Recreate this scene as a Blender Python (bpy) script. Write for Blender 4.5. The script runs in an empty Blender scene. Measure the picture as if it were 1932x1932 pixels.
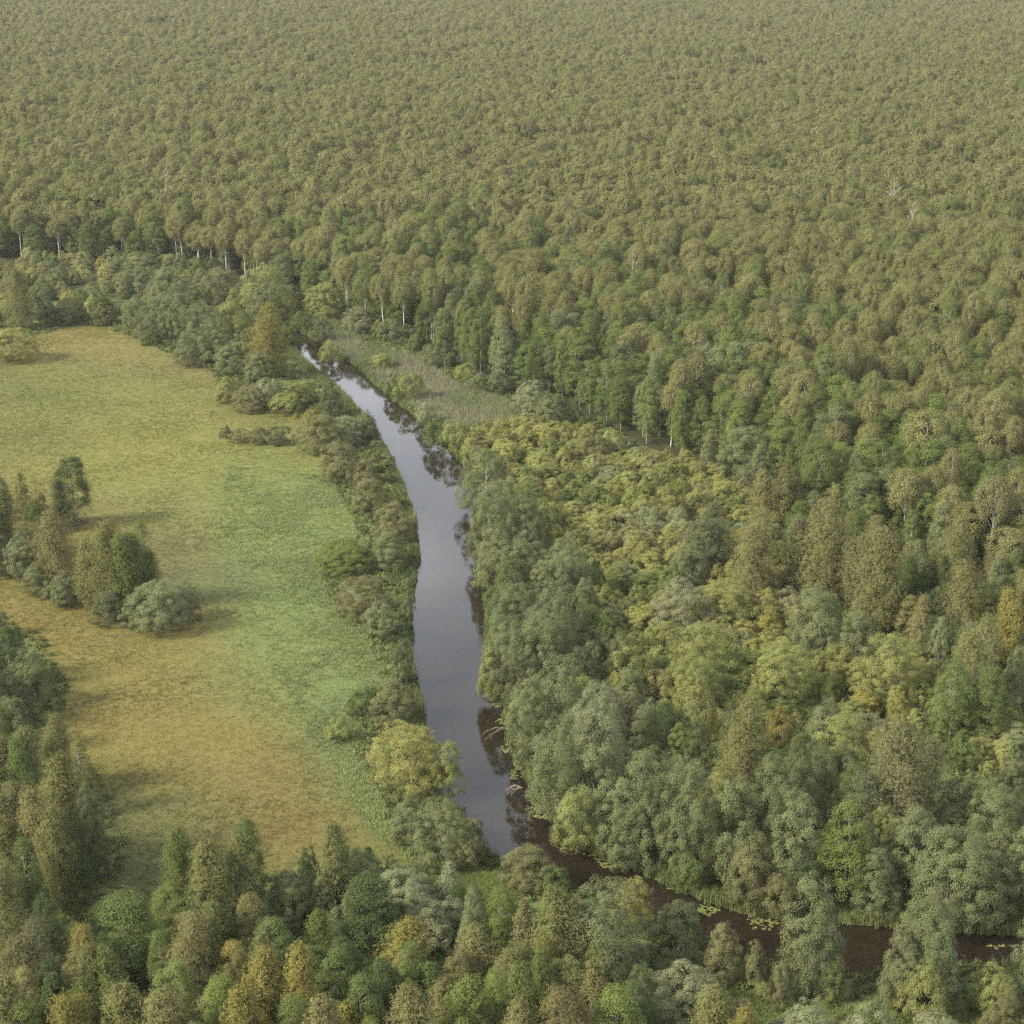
import bpy, math, random
import numpy as np

# ------------------------------------------------------------------ camera, sky, sun, exposure
S = bpy.context.scene
COL = S.collection
PX, F, CAM_H, PITCH = 1024.0, 1850.0, 120.0, math.radians(18.86)
VS = PX / 1932.0                      # layout notes are in units of a 1932 px wide picture
cam_data = bpy.data.cameras.new('camera')
cam_data.sensor_width = 36.0
cam_data.lens = 36.0 * F / PX
cam_data.clip_start, cam_data.clip_end = 1.0, 12000.0
cam = bpy.data.objects.new('camera', cam_data)
COL.objects.link(cam)
cam.location = (0, 0, CAM_H)
cam.rotation_euler = (math.pi / 2 - PITCH, 0, 0)
S.camera = cam

SUN_EL, SUN_AZ = math.radians(36), math.radians(-112)     # azimuth from +Y, clockwise positive
sun_vec = (math.sin(SUN_AZ) * math.cos(SUN_EL), math.cos(SUN_AZ) * math.cos(SUN_EL), math.sin(SUN_EL))
sun_data = bpy.data.lights.new('sun', 'SUN')
sun_data.energy, sun_data.angle, sun_data.color = 4.2, math.radians(15.0), (1.0, 0.92, 0.76)
sun = bpy.data.objects.new('sun', sun_data)
COL.objects.link(sun)
import mathutils
sun.rotation_euler = mathutils.Vector(sun_vec).to_track_quat('Z', 'Y').to_euler()

W = bpy.data.worlds.new('World')
S.world = W
W.use_nodes = True
nt = W.node_tree
nt.nodes.clear()
out = nt.nodes.new('ShaderNodeOutputWorld')
bg = nt.nodes.new('ShaderNodeBackground')
bg.inputs['Strength'].default_value = 0.10
sky = nt.nodes.new('ShaderNodeTexSky')
sky.sky_type = 'NISHITA'
sky.sun_disc = False
sky.sun_elevation, sky.sun_rotation = SUN_EL, SUN_AZ
sky.air_density, sky.dust_density = 1.0, 2.0
tc = nt.nodes.new('ShaderNodeTexCoord')
mp = nt.nodes.new('ShaderNodeMapping')
mp.inputs['Scale'].default_value = (1.0, 1.0, 2.6)
cn = nt.nodes.new('ShaderNodeTexNoise')
cn.inputs['Scale'].default_value = 3.2
cn.inputs['Detail'].default_value = 7
cn.inputs['Roughness'].default_value = 0.55
rmp = nt.nodes.new('ShaderNodeValToRGB')                  # thin broken cloud over the blue
rmp.color_ramp.elements[0].position, rmp.color_ramp.elements[0].color = 0.34, (0.55, 0.55, 0.55, 1)
rmp.color_ramp.elements[1].position, rmp.color_ramp.elements[1].color = 0.66, (1, 1, 1, 1)
cc = nt.nodes.new('ShaderNodeValToRGB')
cc.color_ramp.elements[0].position, cc.color_ramp.elements[0].color = 0.36, (5.3, 5.7, 6.4, 1)
cc.color_ramp.elements[1].position, cc.color_ramp.elements[1].color = 0.64, (8.8, 9.0, 9.4, 1)
mx = nt.nodes.new('ShaderNodeMix')
mx.data_type = 'RGBA'
L = nt.links.new
L(tc.outputs['Generated'], mp.inputs['Vector'])
L(mp.outputs['Vector'], cn.inputs['Vector'])
L(cn.outputs['Fac'], rmp.inputs['Fac'])
L(cn.outputs['Fac'], cc.inputs['Fac'])
L(rmp.outputs['Color'], mx.inputs[0])
L(sky.outputs['Color'], mx.inputs[6])
L(cc.outputs['Color'], mx.inputs[7])
L(mx.outputs[2], bg.inputs['Color'])
L(bg.outputs['Background'], out.inputs['Surface'])

S.view_settings.view_transform = 'Standard'
S.view_settings.look = 'None'
S.view_settings.exposure = 1.5
S.view_settings.gamma = 1.0
S.view_settings.use_curve_mapping = False
S.render.engine = 'CYCLES'
S.cycles.max_bounces = 6
S.cycles.diffuse_bounces = 3
S.cycles.glossy_bounces = 2
S.cycles.transmission_bounces = 3
S.cycles.volume_bounces = 0
S.cycles.use_denoising = False
S.cycles.filter_width = 1.45
S.cycles.sample_clamp_indirect = 4.0
try:
    S.cycles.sampling_pattern = 'BLUE_NOISE'
except Exception:
    pass

rnd = random.Random(11)
rng = np.random.default_rng(11)

# ------------------------------------------------------------------ picture plan -> ground
CP, SP = math.cos(PITCH), math.sin(PITCH)
def at(u, v, z=0.0):
    a, b = (u * VS - PX / 2) / F, (PX / 2 - v * VS) / F
    dx, dy, dz = a, CP + b * SP, -SP + b * CP
    t = (CAM_H - z) / -dz
    return t * dx, t * dy
def proj(x, y, z=0.0):
    d = y * CP + (CAM_H - z) * SP
    b = (y * SP - (CAM_H - z) * CP) / d
    return (PX / 2 + F * x / d) / VS, (PX / 2 - F * b) / VS
def ppm(x, y, z=0.0):                # plan pixels per metre there
    return F / (y * CP + (CAM_H - z) * SP) / VS
def poly(pts, z=0.0):
    return np.array([at(u, v, z) for u, v in pts])
def inside(P, x, y):
    x, y = np.asarray(x, float), np.asarray(y, float)
    r = np.zeros(x.shape, bool)
    n = len(P)
    for i in range(n):
        x0, y0 = P[i]; x1, y1 = P[(i + 1) % n]
        c = (y0 > y) != (y1 > y)
        if y1 != y0:
            r ^= c & (x < (x1 - x0) * (y - y0) / (y1 - y0) + x0)
    return r
def edge_dist(P, x, y):
    x, y = np.asarray(x, float), np.asarray(y, float)
    d = np.full(x.shape, 1e9)
    n = len(P)
    for i in range(n):
        ax, ay = P[i]; bx, by = P[(i + 1) % n]
        ex, ey = bx - ax, by - ay
        t = np.clip(((x - ax) * ex + (y - ay) * ey) / (ex * ex + ey * ey + 1e-9), 0, 1)
        d = np.minimum(d, np.hypot(x - ax - t * ex, y - ay - t * ey))
    return d

WATER_Z = -0.7
LEFT_BANK = [(545, 640), (553, 662), (596, 702), (640, 738), (690, 792), (728, 850), (756, 910), (782, 985), (788, 1050), (776, 1120),
             (772, 1180), (774, 1240), (786, 1300), (800, 1370), (815, 1430), (822, 1490), (850, 1530), (895, 1575), (930, 1622), (985, 1650),
             (1055, 1672), (1130, 1696), (1220, 1734), (1310, 1776), (1400, 1812), (1500, 1834), (1620, 1846), (1760, 1836), (1900, 1822), (2060, 1810), (2300, 1810)]
RIGHT_BANK = [(546, 612), (578, 634), (623, 660), (671, 692), (730, 744), (800, 800), (846, 842), (886, 890), (902, 950), (906, 1040),
              (916, 1100), (920, 1170), (918, 1240), (945, 1310), (958, 1385), (985, 1445), (1010, 1500), (1050, 1550), (1100, 1592), (1165, 1630), (1240, 1664),
              (1330, 1702), (1400, 1726), (1480, 1738), (1580, 1745), (1700, 1752), (1830, 1762), (1940, 1768), (2060, 1775), (2300, 1780)]
RIVER = poly(LEFT_BANK + RIGHT_BANK[::-1], WATER_Z)

MEADOW = poly([(70, 630), (150, 610), (235, 625), (300, 655), (400, 690), (430, 730), (470, 750), (600, 790), (620, 880), (670, 960), (690, 1010),
               (620, 1060), (640, 1150), (710, 1200), (740, 1290), (690, 1340), (690, 1420), (735, 1500), (760, 1580), (850, 1640), (960, 1680),
               (900, 1720), (800, 1680), (700, 1640), (560, 1650), (420, 1700), (330, 1720), (240, 1740), (205, 1700), (215, 1600), (190, 1500), (140, 1440),
               (90, 1400), (110, 1290), (60, 1200), (-120, 1130), (-300, 1100), (-300, 700), (-100, 690)])
REEDS = poly([(575, 585), (640, 610), (690, 650), (800, 680), (850, 720), (960, 760), (1015, 800), (990, 835), (860, 830), (810, 800), (760, 750), (690, 700), (640, 665), (590, 640)])
BASIN = poly([(850, 840), (1010, 800), (1180, 850), (1300, 890), (1420, 930), (1480, 1050), (1600, 1190), (1740, 1250), (1800, 1330), (2000, 1390), (2000, 1490),
              (1720, 1440), (1560, 1380), (1300, 1390), (1190, 1330), (1150, 1200), (1090, 1080), (960, 930)])
THICKET = poly([(-200, 475), (200, 490), (330, 505), (560, 560), (560, 650), (480, 700), (400, 670), (230, 600), (70, 612), (-200, 640)])
FOREST = poly([(-900, 492), (60, 492), (330, 505), (440, 525), (560, 565), (640, 600), (800, 660), (960, 740), (1080, 770), (1230, 850), (1480, 930),
               (1560, 1000), (1700, 1060), (1830, 1130), (2020, 1200), (3200, 1300), (12000, 90), (12000, -170), (-9000, -170)])

# ------------------------------------------------------------------ materials
def new_mat(name):
    m = bpy.data.materials.new(name)
    m.use_nodes = True
    m.node_tree.nodes.clear()
    return m, m.node_tree.nodes, m.node_tree.links.new
def leaf_mat(name, spread=0.2, trans=0.36):
    m, N, K = new_mat(name)
    o = N.new('ShaderNodeOutputMaterial')
    t = N.new('ShaderNodeAttribute'); t.attribute_type = 'INSTANCER'; t.attribute_name = 'tint'
    f = N.new('ShaderNodeAttribute'); f.attribute_type = 'GEOMETRY'; f.attribute_name = 'leaf'
    h = N.new('ShaderNodeHueSaturation')
    a = N.new('ShaderNodeMapRange'); a.inputs['To Min'].default_value, a.inputs['To Max'].default_value = 1 - spread, 1 + spread
    b = N.new('ShaderNodeMapRange'); b.inputs['To Min'].default_value, b.inputs['To Max'].default_value = 0.490, 0.508
    K(f.outputs['Fac'], a.inputs['Value']); K(f.outputs['Fac'], b.inputs['Value'])
    K(a.outputs[0], h.inputs['Value']); K(b.outputs[0], h.inputs['Hue'])
    K(t.outputs['Color'], h.inputs['Color'])
    d = N.new('ShaderNodeBsdfDiffuse'); r = N.new('ShaderNodeBsdfTranslucent'); x = N.new('ShaderNodeMixShader')
    x.inputs[0].default_value = trans
    K(h.outputs['Color'], d.inputs['Color']); K(h.outputs['Color'], r.inputs['Color'])
    K(d.outputs[0], x.inputs[1]); K(r.outputs[0], x.inputs[2]); K(x.outputs[0], o.inputs['Surface'])
    return m
def bark_mat(name, c0, c1, scale, lo, hi):
    m, N, K = new_mat(name)
    o = N.new('ShaderNodeOutputMaterial')
    tc = N.new('ShaderNodeTexCoord'); mp = N.new('ShaderNodeMapping'); mp.inputs['Scale'].default_value = (1, 1, 2.2)
    n = N.new('ShaderNodeTexNoise'); n.inputs['Scale'].default_value = scale; n.inputs['Detail'].default_value = 4
    r = N.new('ShaderNodeValToRGB')
    r.color_ramp.elements[0].position, r.color_ramp.elements[0].color = lo, (*c0, 1)
    r.color_ramp.elements[1].position, r.color_ramp.elements[1].color = hi, (*c1, 1)
    p = N.new('ShaderNodeBsdfPrincipled'); p.inputs['Roughness'].default_value = 0.8
    K(tc.outputs['Object'], mp.inputs['Vector']); K(mp.outputs[0], n.inputs['Vector']); K(n.outputs['Fac'], r.inputs['Fac'])
    K(r.outputs['Color'], p.inputs['Base Color']); K(p.outputs[0], o.inputs['Surface'])
    return m
M_LEAF = leaf_mat('leaves')
M_GRASS = leaf_mat('grass_blades', 0.3, 0.2)
M_BIRCH = bark_mat('birch_bark', (0.09, 0.08, 0.07), (0.44, 0.41, 0.37), 1.6, 0.34, 0.48)
M_BARK = bark_mat('grey_bark', (0.10, 0.085, 0.07), (0.24, 0.21, 0.18), 2.5, 0.35, 0.65)
M_SNAG = bark_mat('wet_dead_wood', (0.07, 0.055, 0.04), (0.17, 0.14, 0.105), 2.5, 0.35, 0.6)
M_DEAD = bark_mat('bleached_wood', (0.14, 0.12, 0.10), (0.30, 0.27, 0.24), 2.5, 0.35, 0.6)

# ------------------------------------------------------------------ mesh makers
def mesh_from(name, V, quads=None, tris=None, mat=None, leaf=None, smooth=False):
    me = bpy.data.meshes.new(name)
    V = np.asarray(V, np.float32).reshape(-1, 3)
    q = np.zeros((0, 4), np.int32) if quads is None or len(quads) == 0 else np.asarray(quads, np.int32)
    t = np.zeros((0, 3), np.int32) if tris is None or len(tris) == 0 else np.asarray(tris, np.int32)
    me.vertices.add(len(V)); me.vertices.foreach_set('co', V.ravel())
    idx = np.concatenate([q.ravel(), t.ravel()])
    me.loops.add(len(idx)); me.loops.foreach_set('vertex_index', idx)
    tot = np.concatenate([np.full(len(q), 4, np.int32), np.full(len(t), 3, np.int32)])
    st = np.concatenate([[0], np.cumsum(tot)[:-1]]).astype(np.int32)
    me.polygons.add(len(tot)); me.polygons.foreach_set('loop_start', st); me.polygons.foreach_set('loop_total', tot)
    if smooth:
        me.polygons.foreach_set('use_smooth', np.ones(len(tot), bool))
    if mat: me.materials.append(mat)
    if leaf is not None:
        at_ = me.attributes.new('leaf', 'FLOAT', 'FACE')
        at_.data.foreach_set('value', np.asarray(leaf, np.float32))
    me.update(calc_edges=True)
    return me
def nrm(a):
    return a / (np.linalg.norm(a, axis=-1, keepdims=True) + 1e-9)
class Leaves:
    def __init__(s): s.c, s.n, s.a, s.l, s.w, s.k = [], [], [], [], [], []
    def add(s, c, n, a, l, w, k):
        s.c.append(c); s.n.append(n); s.a.append(a); s.l.append(l); s.w.append(w); s.k.append(k)
    def mesh(s, name, mat):
        c, n, a = (np.concatenate(q) for q in (s.c, s.n, s.a))
        l, w, k = (np.concatenate(q) for q in (s.l, s.w, s.k))
        n = nrm(n); a = nrm(a - n * (a * n).sum(1, keepdims=True)); b = np.cross(n, a)
        l = l[:, None] / 2; w = w[:, None] / 2
        V = np.stack([c - a * l, c + b * w + n * w * .25, c + a * l, c - b * w + n * w * .25], 1).reshape(-1, 3)
        Q = np.arange(len(V)).reshape(-1, 4)
        return mesh_from(name, V, Q, None, mat, np.clip(k, 0, 1))
def tubes(paths, sides=6):
    """paths: list of (points Nx3, radii N) -> verts, quads"""
    V, Q, o = [], [], 0
    for P, R in paths:
        P = np.asarray(P, float); n = len(P)
        T = nrm(np.gradient(P, axis=0))
        ref = np.array([1.0, 0.0, 0.0]) if abs(T[0][2]) > .8 else np.array([0, 0, 1.0])
        X = nrm(np.cross(T, ref)); Y = np.cross(T, X)
        ang = np.arange(sides) / sides * 2 * math.pi
        ring = P[:, None] + np.asarray(R)[:, None, None] * (X[:, None] * np.cos(ang)[None, :, None] + Y[:, None] * np.sin(ang)[None, :, None])
        V.append(ring.reshape(-1, 3))
        for i in range(n - 1):
            for j in range(sides):
                k = (j + 1) % sides
                Q.append((o + i * sides + j, o + i * sides + k, o + (i + 1) * sides + k, o + (i + 1) * sides + j))
        o += n * sides
    return np.concatenate(V), Q
def stem_path(h, r0, lean=0.03, n=7, g=rng, x0=0, y0=0, dirx=None):
    z = np.linspace(-0.3, h, n)
    a = g.uniform(0, 6.28) if dirx is None else dirx
    t = z / h
    wob = np.cumsum(g.normal(0, .02 * h / n * 2.0, (n, 2)), 0); wob[0] = 0
    off = lean * h * np.clip(t, 0, 1) ** 1.4
    P = np.stack([x0 + off * math.cos(a) + wob[:, 0], y0 + off * math.sin(a) + wob[:, 1], z], 1)
    return P, r0 * (1 - .88 * np.clip(t, 0, 1))
def interp(P, z):
    return np.array([np.interp(z, P[:, 2], P[:, i]) for i in range(3)]).T

def birch(seed, H=10.0, R=1.5, base=0.12, tip=0.6, strands=6, ls=1.0, nb=110, lean=.03, stems=1, mess=.16):
    """young birch: narrow spindle of ascending branches with short hanging ends"""
    g = np.random.default_rng(seed)
    lv, paths = Leaves(), []
    for si in range(stems):
        hh = H * (1 if si == 0 else g.uniform(.78, .95))
        P, rr = stem_path(hh, .010 * H * (1 if stems == 1 else .75), lean if stems == 1 else g.uniform(.06, .12), 9, g)
        paths.append((P[:8], rr[:8]))
        n = int(nb / stems ** .6)
        lobes = g.uniform(.78, 1.2, 7)
        for i in range(n):
            t = (i + g.uniform(0, 1)) / n
            zf = base + (1 - base) * t ** .92
            q = (zf - base) / (1 - base)
            prof = 1.34 * (q + .14) ** .36 * (1 - q) ** tip + .03
            az = i * 2.39996 + g.normal(0, .4)
            Lb = R * prof * g.uniform(.6, 1.1) * lobes[int((az % 6.283) / 6.283 * 7)]
            p0 = interp(P, max(.05, zf - .05) * hh * .95)
            d = np.array([math.cos(az), math.sin(az)])
            ts = np.linspace(0, 1, 5)
            rise = Lb * (.8 + .5 * q)
            B = np.stack([p0[0] + d[0] * Lb * ts, p0[1] + d[1] * Lb * ts, p0[2] + rise * (ts - .45 * ts ** 2)], 1)
            if i % 6 == 0:
                paths.append((B[:3], np.linspace(.0034 * H * (1.15 - q), .0014 * H, 3)))
            k0 = np.clip(g.normal(.5, .1), 0, 1)
            for s in range(strands):
                tt = g.uniform(.2, 1.05) ** .7
                b0 = np.array([np.interp(tt, ts, B[:, j]) for j in range(3)]) + g.normal(0, mess, 3) * np.array([1, 1, 1.3])
                drop = g.uniform(.25, .9) * (.5 + .5 * (1 - q))
                m = int(4 + drop / .16)
                u = g.uniform(0, 1, m)
                c = b0 + np.stack([g.normal(0, .16 * ls, m), g.normal(0, .16 * ls, m), .2 - drop * u], 1)
                n_ = np.stack([np.full(m, d[0]), np.full(m, d[1]), np.full(m, .7)], 1) * 1.1 + g.normal(0, .42, (m, 3))
                ax = np.stack([g.normal(0, .5, m), g.normal(0, .5, m), -np.ones(m)], 1)
                lv.add(c, n_, ax, g.uniform(.18, .32, m) * ls, g.uniform(.12, .2, m) * ls, np.clip(k0 + g.normal(0, .18, m), 0, 1))
    return lv, paths
def canopy_birch(seed, H=18.0, R=2.9, base=.5, n_cl=84, m0=115, ls=.80, stems=1, sides_only=False):
    """grown birch: bare white stem forking into limbs under a rounded weeping crown of soft lobes"""
    g = np.random.default_rng(seed)
    lv, paths = Leaves(), []
    P, rr = stem_path(H * .9, .0098 * H, g.uniform(.01, .05), 9, g)
    paths.append((P, rr))
    top = interp(P, H * .9)
    zc = H * (base + (1 - base) * .45)
    for i in range(n_cl):
        u = 1 - 1.75 * (i + .5) / n_cl * g.uniform(.85, 1.15)
        a = i * 2.39996 + g.normal(0, .3)
        s = math.sqrt(max(.02, 1 - min(1, abs(u)) ** 2)) if u > 0 else 1 - .3 * abs(u)
        rad = R * s * g.uniform(.74, .98)
        z = zc + (H - zc) * u * .95 if u > 0 else zc + u * (zc - H * base)
        xy = interp(P, min(z, H * .88))[:2]
        c0 = np.array([xy[0] + math.cos(a) * rad, xy[1] + math.sin(a) * rad, z])
        if i % 7 == 3:
            p0 = interp(P, max(H * base * .8, z - .9 * rad - 1.8))
            mid = p0 + (c0 - p0) * .45 + np.array([0, 0, .1 * rad])
            paths.append((np.stack([p0, mid, p0 + (c0 - p0) * .8]), np.array([.0038, .0026, .0012]) * H))
        d = np.array([math.cos(a) * s, math.sin(a) * s, max(u, 0)])
        m = int(m0 * g.uniform(.7, 1.3))
        cr = R * .30 * g.uniform(.8, 1.25)
        dd = nrm(g.normal(0, 1, (m, 3)) + np.array([0, 0, .2]))
        c = c0 + dd * cr * (g.uniform(.3, 1, (m, 1))) * np.array([1, 1, .8])
        hang = g.uniform(0, 1, m) ** 2 * (1.5 if u < .5 else .9)
        c[:, 2] -= hang
        n_ = dd * .55 + d * 1.0 + np.array([0, 0, .35]) + g.normal(0, .32, (m, 3))
        ax = np.stack([g.normal(0, .5, m), g.normal(0, .5, m), -np.ones(m)], 1)
        k0 = np.clip(g.normal(.5, .1), 0, 1)
        lv.add(c, n_, ax, g.uniform(.22, .40, m) * ls, g.uniform(.13, .22, m) * ls, np.clip(k0 + g.normal(0, .18, m), 0, 1))
    return lv, paths
def alder(seed, H=14.0, R=2.8, n_cl=130, m0=52, ls=1.0, cl=.24):
    """green alder: short stem, full broadleaf crown of two to four merged ovoid heads, leafy to the ground"""
    g = np.random.default_rng(seed)
    lv, paths = Leaves(), []
    P, rr = stem_path(H * .92, .012 * H, .02, 8, g)
    paths.append((P, rr))
    heads = [(0, 0, H, R * .78, .04)]
    a0 = g.uniform(0, 6.28)
    for k in range(g.integers(2, 5)):
        a = a0 + k * 2.1 + g.normal(0, .4); r = R * g.uniform(.32, .55)
        heads.append((math.cos(a) * r, math.sin(a) * r, H * g.uniform(.58, .88), R * g.uniform(.45, .62), g.uniform(.03, .2)))
    wts = np.array([h[2] * h[3] for h in heads]); wts = wts / wts.sum()
    for i in range(n_cl):
        x, y, hh, rr_, b = heads[g.choice(len(heads), p=wts)]
        q = g.uniform(0, 1) ** .9
        z = hh * (b + (.985 - b) * q)
        az = g.uniform(0, 6.28)
        prof = 1.06 * (q + .16) ** .34 * (1 - q ** 2.3) ** .62
        rad = rr_ * prof * g.uniform(.78, 1.04)
        c0 = np.array([x + math.cos(az) * rad, y + math.sin(az) * rad, z])
        if any(((c0[0] - u) ** 2 + (c0[1] - v) ** 2) < (.72 * r2 * (1 - min(1, z / h2) ** 2.3) ** .62) ** 2 for u, v, h2, r2, _b in heads if z < h2) and g.random() < .8: continue
        if i % 9 == 0:
            p0 = interp(P, max(.3, min(z, H * .85) - .5 * rad - .3))
            paths.append((np.stack([p0, p0 + (c0 - p0) * .5, p0 + (c0 - p0) * .85]), np.array([.004, .003, .0013]) * H))
        d = np.array([math.cos(az) * (1 - q * .5), math.sin(az) * (1 - q * .5), .2 + .8 * q])
        m = int(m0 * g.uniform(.7, 1.3)); cr = R * cl * g.uniform(.7, 1.3)
        dd = nrm(g.normal(0, 1, (m, 3)) + d * .6 + np.array([0, 0, .2]))
        c = c0 + dd * cr * g.uniform(.4, 1.05, (m, 1)) * np.array([1.1, 1.1, .85])
        c[:, 2] = np.maximum(c[:, 2], .1)
        n_ = dd * .65 + d * .75 + np.array([0, 0, .3]) + g.normal(0, .36, (m, 3))
        ax = dd + g.normal(0, .6, (m, 3)) - np.array([0, 0, .3])
        k0 = np.clip(g.normal(.5, .1), 0, 1)
        lv.add(c, n_, ax, g.uniform(.22, .38, m) * ls, g.uniform(.16, .27, m) * ls, np.clip(k0 + g.normal(0, .18, m), 0, 1))
    return lv, paths
def dome(seed, H=8.0, R=4.0, n_cl=95, m0=34, ls=1.0, flat=.15, tuft=.8, skirt=.0, lobes=5, cl=.24, stems=5):
    """willow or sallow: several stems, lobed dome of upward tufts"""
    g = np.random.default_rng(seed)
    lv, paths = Leaves(), []
    lo = []
    for i in range(lobes):
        a = i / lobes * 6.28 + g.normal(0, .5); r = R * g.uniform(.22, .5) * (lobes > 1)
        h = H * (g.uniform(.42, .98) if lobes > 4 else g.uniform(.6, 1))
        lo.append((math.cos(a) * r, math.sin(a) * r, h, R * g.uniform(.5, .72) if lobes > 1 else R))
    lo.append((0, 0, H, R * .62))
    for i in range(stems):
        x, y, h, r = lo[i % len(lo)]
        x, y = x + g.normal(0, .3 * r), y + g.normal(0, .3 * r)
        z = np.linspace(0, 1, 6)
        P = np.stack([x * .7 * z ** .8 + g.normal(0, .02 * H, 6), y * .7 * z ** .8 + g.normal(0, .02 * H, 6), -0.2 + z * h * .55], 1)
        P[0, :2] = g.normal(0, .015, 2); P[1, :2] *= .6
        paths.append((P, np.linspace(.018 * H, .004 * H, 6)))
    for i in range(n_cl):
        x, y, h, r = lo[g.integers(len(lo))]
        u = g.uniform(-.25 - skirt, 1); a = g.uniform(0, 6.28)
        s = math.sqrt(max(0, 1 - u * u)) if u > 0 else 1 - .26 * abs(u) ** 2
        zc = h * (.42 + flat * .0)
        d = np.array([math.cos(a) * s, math.sin(a) * s, u])
        r = r * g.uniform(.80, 1.10)
        c0 = np.array([x + d[0] * r * .9, y + d[1] * r * .9, zc + d[2] * (h - zc) * .93 if u > 0 else zc + u * zc * 1.15])
        # keep only the outer shell of the union
        bad = False
        for (x2, y2, h2, r2) in lo:
            z2 = h2 * .42
            e = ((c0[0] - x2) / r2) ** 2 + ((c0[1] - y2) / r2) ** 2 + ((max(0, c0[2] - z2)) / (h2 - z2)) ** 2
            if e < .55: bad = True
        if bad and g.random() < .85: continue
        cr = R * cl * g.uniform(.75, 1.3)
        m = int(m0 * g.uniform(.75, 1.25))
        dd = nrm(g.normal(0, 1, (m, 3)) + d * .9 + np.array([0, 0, .45]))
        c = c0 + dd * cr * g.uniform(.45, 1.05, (m, 1)) * np.array([1.12, 1.12, .88])
        c[:, 2] = np.maximum(c[:, 2], .08)
        n_ = dd * .6 + d * .9 + np.array([0, 0, .3]) + g.normal(0, .4, (m, 3))
        ax = np.array([0, 0, tuft]) + dd * .8 + d * .4 + g.normal(0, .45, (m, 3))
        k0 = np.clip(g.normal(.5, .13), 0, 1)
        lv.add(c, n_, ax, g.uniform(.26, .46, m) * ls, g.uniform(.13, .22, m) * ls, np.clip(k0 + g.normal(0, .18, m), 0, 1))
    return lv, paths
def bare(seed, H=14.0, spread=.3, nb=16):
    g = np.random.default_rng(seed)
    P, rr = stem_path(H, .013 * H, .04, 9, g)
    paths = [(P, rr)]
    for i in range(nb):
        zf = g.uniform(.35, .96); az = g.uniform(0, 6.28)
        Lb = H * spread * (1.15 - zf) * g.uniform(.6, 1.2)
        p0 = interp(P, zf * H)
        d = np.array([math.cos(az), math.sin(az), g.uniform(.5, 1.3)])
        B = np.stack([p0 + d * Lb * s + np.array([0, 0, -.15 * Lb * s * s]) for s in (0, .33, .66, 1)])
        paths.append((B, np.linspace(.005 * H, .0018 * H, 4)))
        for k in range(2):
            s = g.uniform(.4, .8); az2 = az + g.choice([-1, 1]) * g.uniform(.5, 1)
            q0 = p0 + d * Lb * s; e = np.array([math.cos(az2), math.sin(az2), g.uniform(.2, 1)])
            paths.append((np.stack([q0, q0 + e * Lb * .2, q0 + e * Lb * .4]), np.array([.003, .002, .0012]) * H))
    return None, paths

PROTO = {}          # form -> list of dict(crown, trunk, H, R)
def proto(form, gen, mat, H, R, sides=5, part='crown'):
    lv, paths = gen
    V, Q = tubes(paths, sides)
    tr = mesh_from(form + '_trunk', V, Q, None, mat, None, True)
    cr = lv.mesh(form + '_crown', M_LEAF) if lv else None
    if lv:
        c = np.concatenate(lv.c)
        H = float(np.quantile(c[:, 2], .995)); R = float(np.quantile(np.hypot(c[:, 0], c[:, 1]), .97))
    PROTO.setdefault(form, []).append(dict(crown=cr, trunk=tr, H=H, R=R))
for i in range(4):
    proto('young_birch', birch(20 + i, 10, 1.75 - .1 * (i % 2), .05 + .03 * i, .85 + .15 * (i % 3), 11, .56, 170), M_BIRCH, 10, 1.6)
proto('young_birch', birch(31, 10, 1.85, .1, .65, 11, .56, 220, .03, 2), M_BIRCH, 10, 1.8)
for i in range(4):
    proto('broad_birch', birch(34 + i, 13, 2.9, .07 + .03 * i, .58 + .1 * (i % 3), 20, .58, 230, .03, 1 + (i == 3), .34), M_BIRCH, 13, 2.9)
for i in range(2):
    proto('great_birch', birch(130 + i, 17, 4.6, .05, .62, 18, .56, 300, .03, 3, .4), M_BIRCH, 17, 4.6)
for i in range(3):
    proto('great_willow', dome(135 + i, 11, 5.4, 720, 120, .56, lobes=11, cl=.145, skirt=.4, tuft=.6, stems=7), M_BARK, 11, 5.4)
for i in range(5):
    proto('tall_birch', canopy_birch(40 + i, 18, 3.1, .52 + .05 * (i % 3)), M_BIRCH, 18, 2.9)
for i in range(5):
    proto('alder', alder(60 + i, 14, 3.0 + .15 * i, 300, 85, .60), M_BARK, 14, 2.8)
for i in range(4):
    proto('willow', dome(80 + i, 8, 3.6, 330, 125, .54, lobes=6 + i % 2, cl=.19, skirt=.35), M_BARK, 8, 3.6)
for i in range(3):
    proto('tall_willow', dome(90 + i, 11, 3.4, 420, 125, .54, lobes=8, cl=.20, skirt=.45, tuft=.5), M_BARK, 11, 3.4)
for i in range(5):
    proto('sallow', dome(100 + i, 3.2, 2.3, 190, 80, .46, lobes=4, cl=.22, skirt=.6, tuft=1.1), M_BARK, 3.2, 2.3)
for i in range(3):
    proto('dead', bare(120 + i, 14, .30, 16), M_DEAD, 14, 3.4)
# coarser crowns for the far woods
for i in range(4):
    proto('far_birch', canopy_birch(140 + i, 18, 3.3, .60, 60, 36, 1.6), M_BIRCH, 18, 3.0, 4)
for i in range(3):
    proto('far_alder', alder(150 + i, 15, 3.2, 90, 26, 1.6, .28), M_BARK, 15, 3.0, 4)

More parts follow.
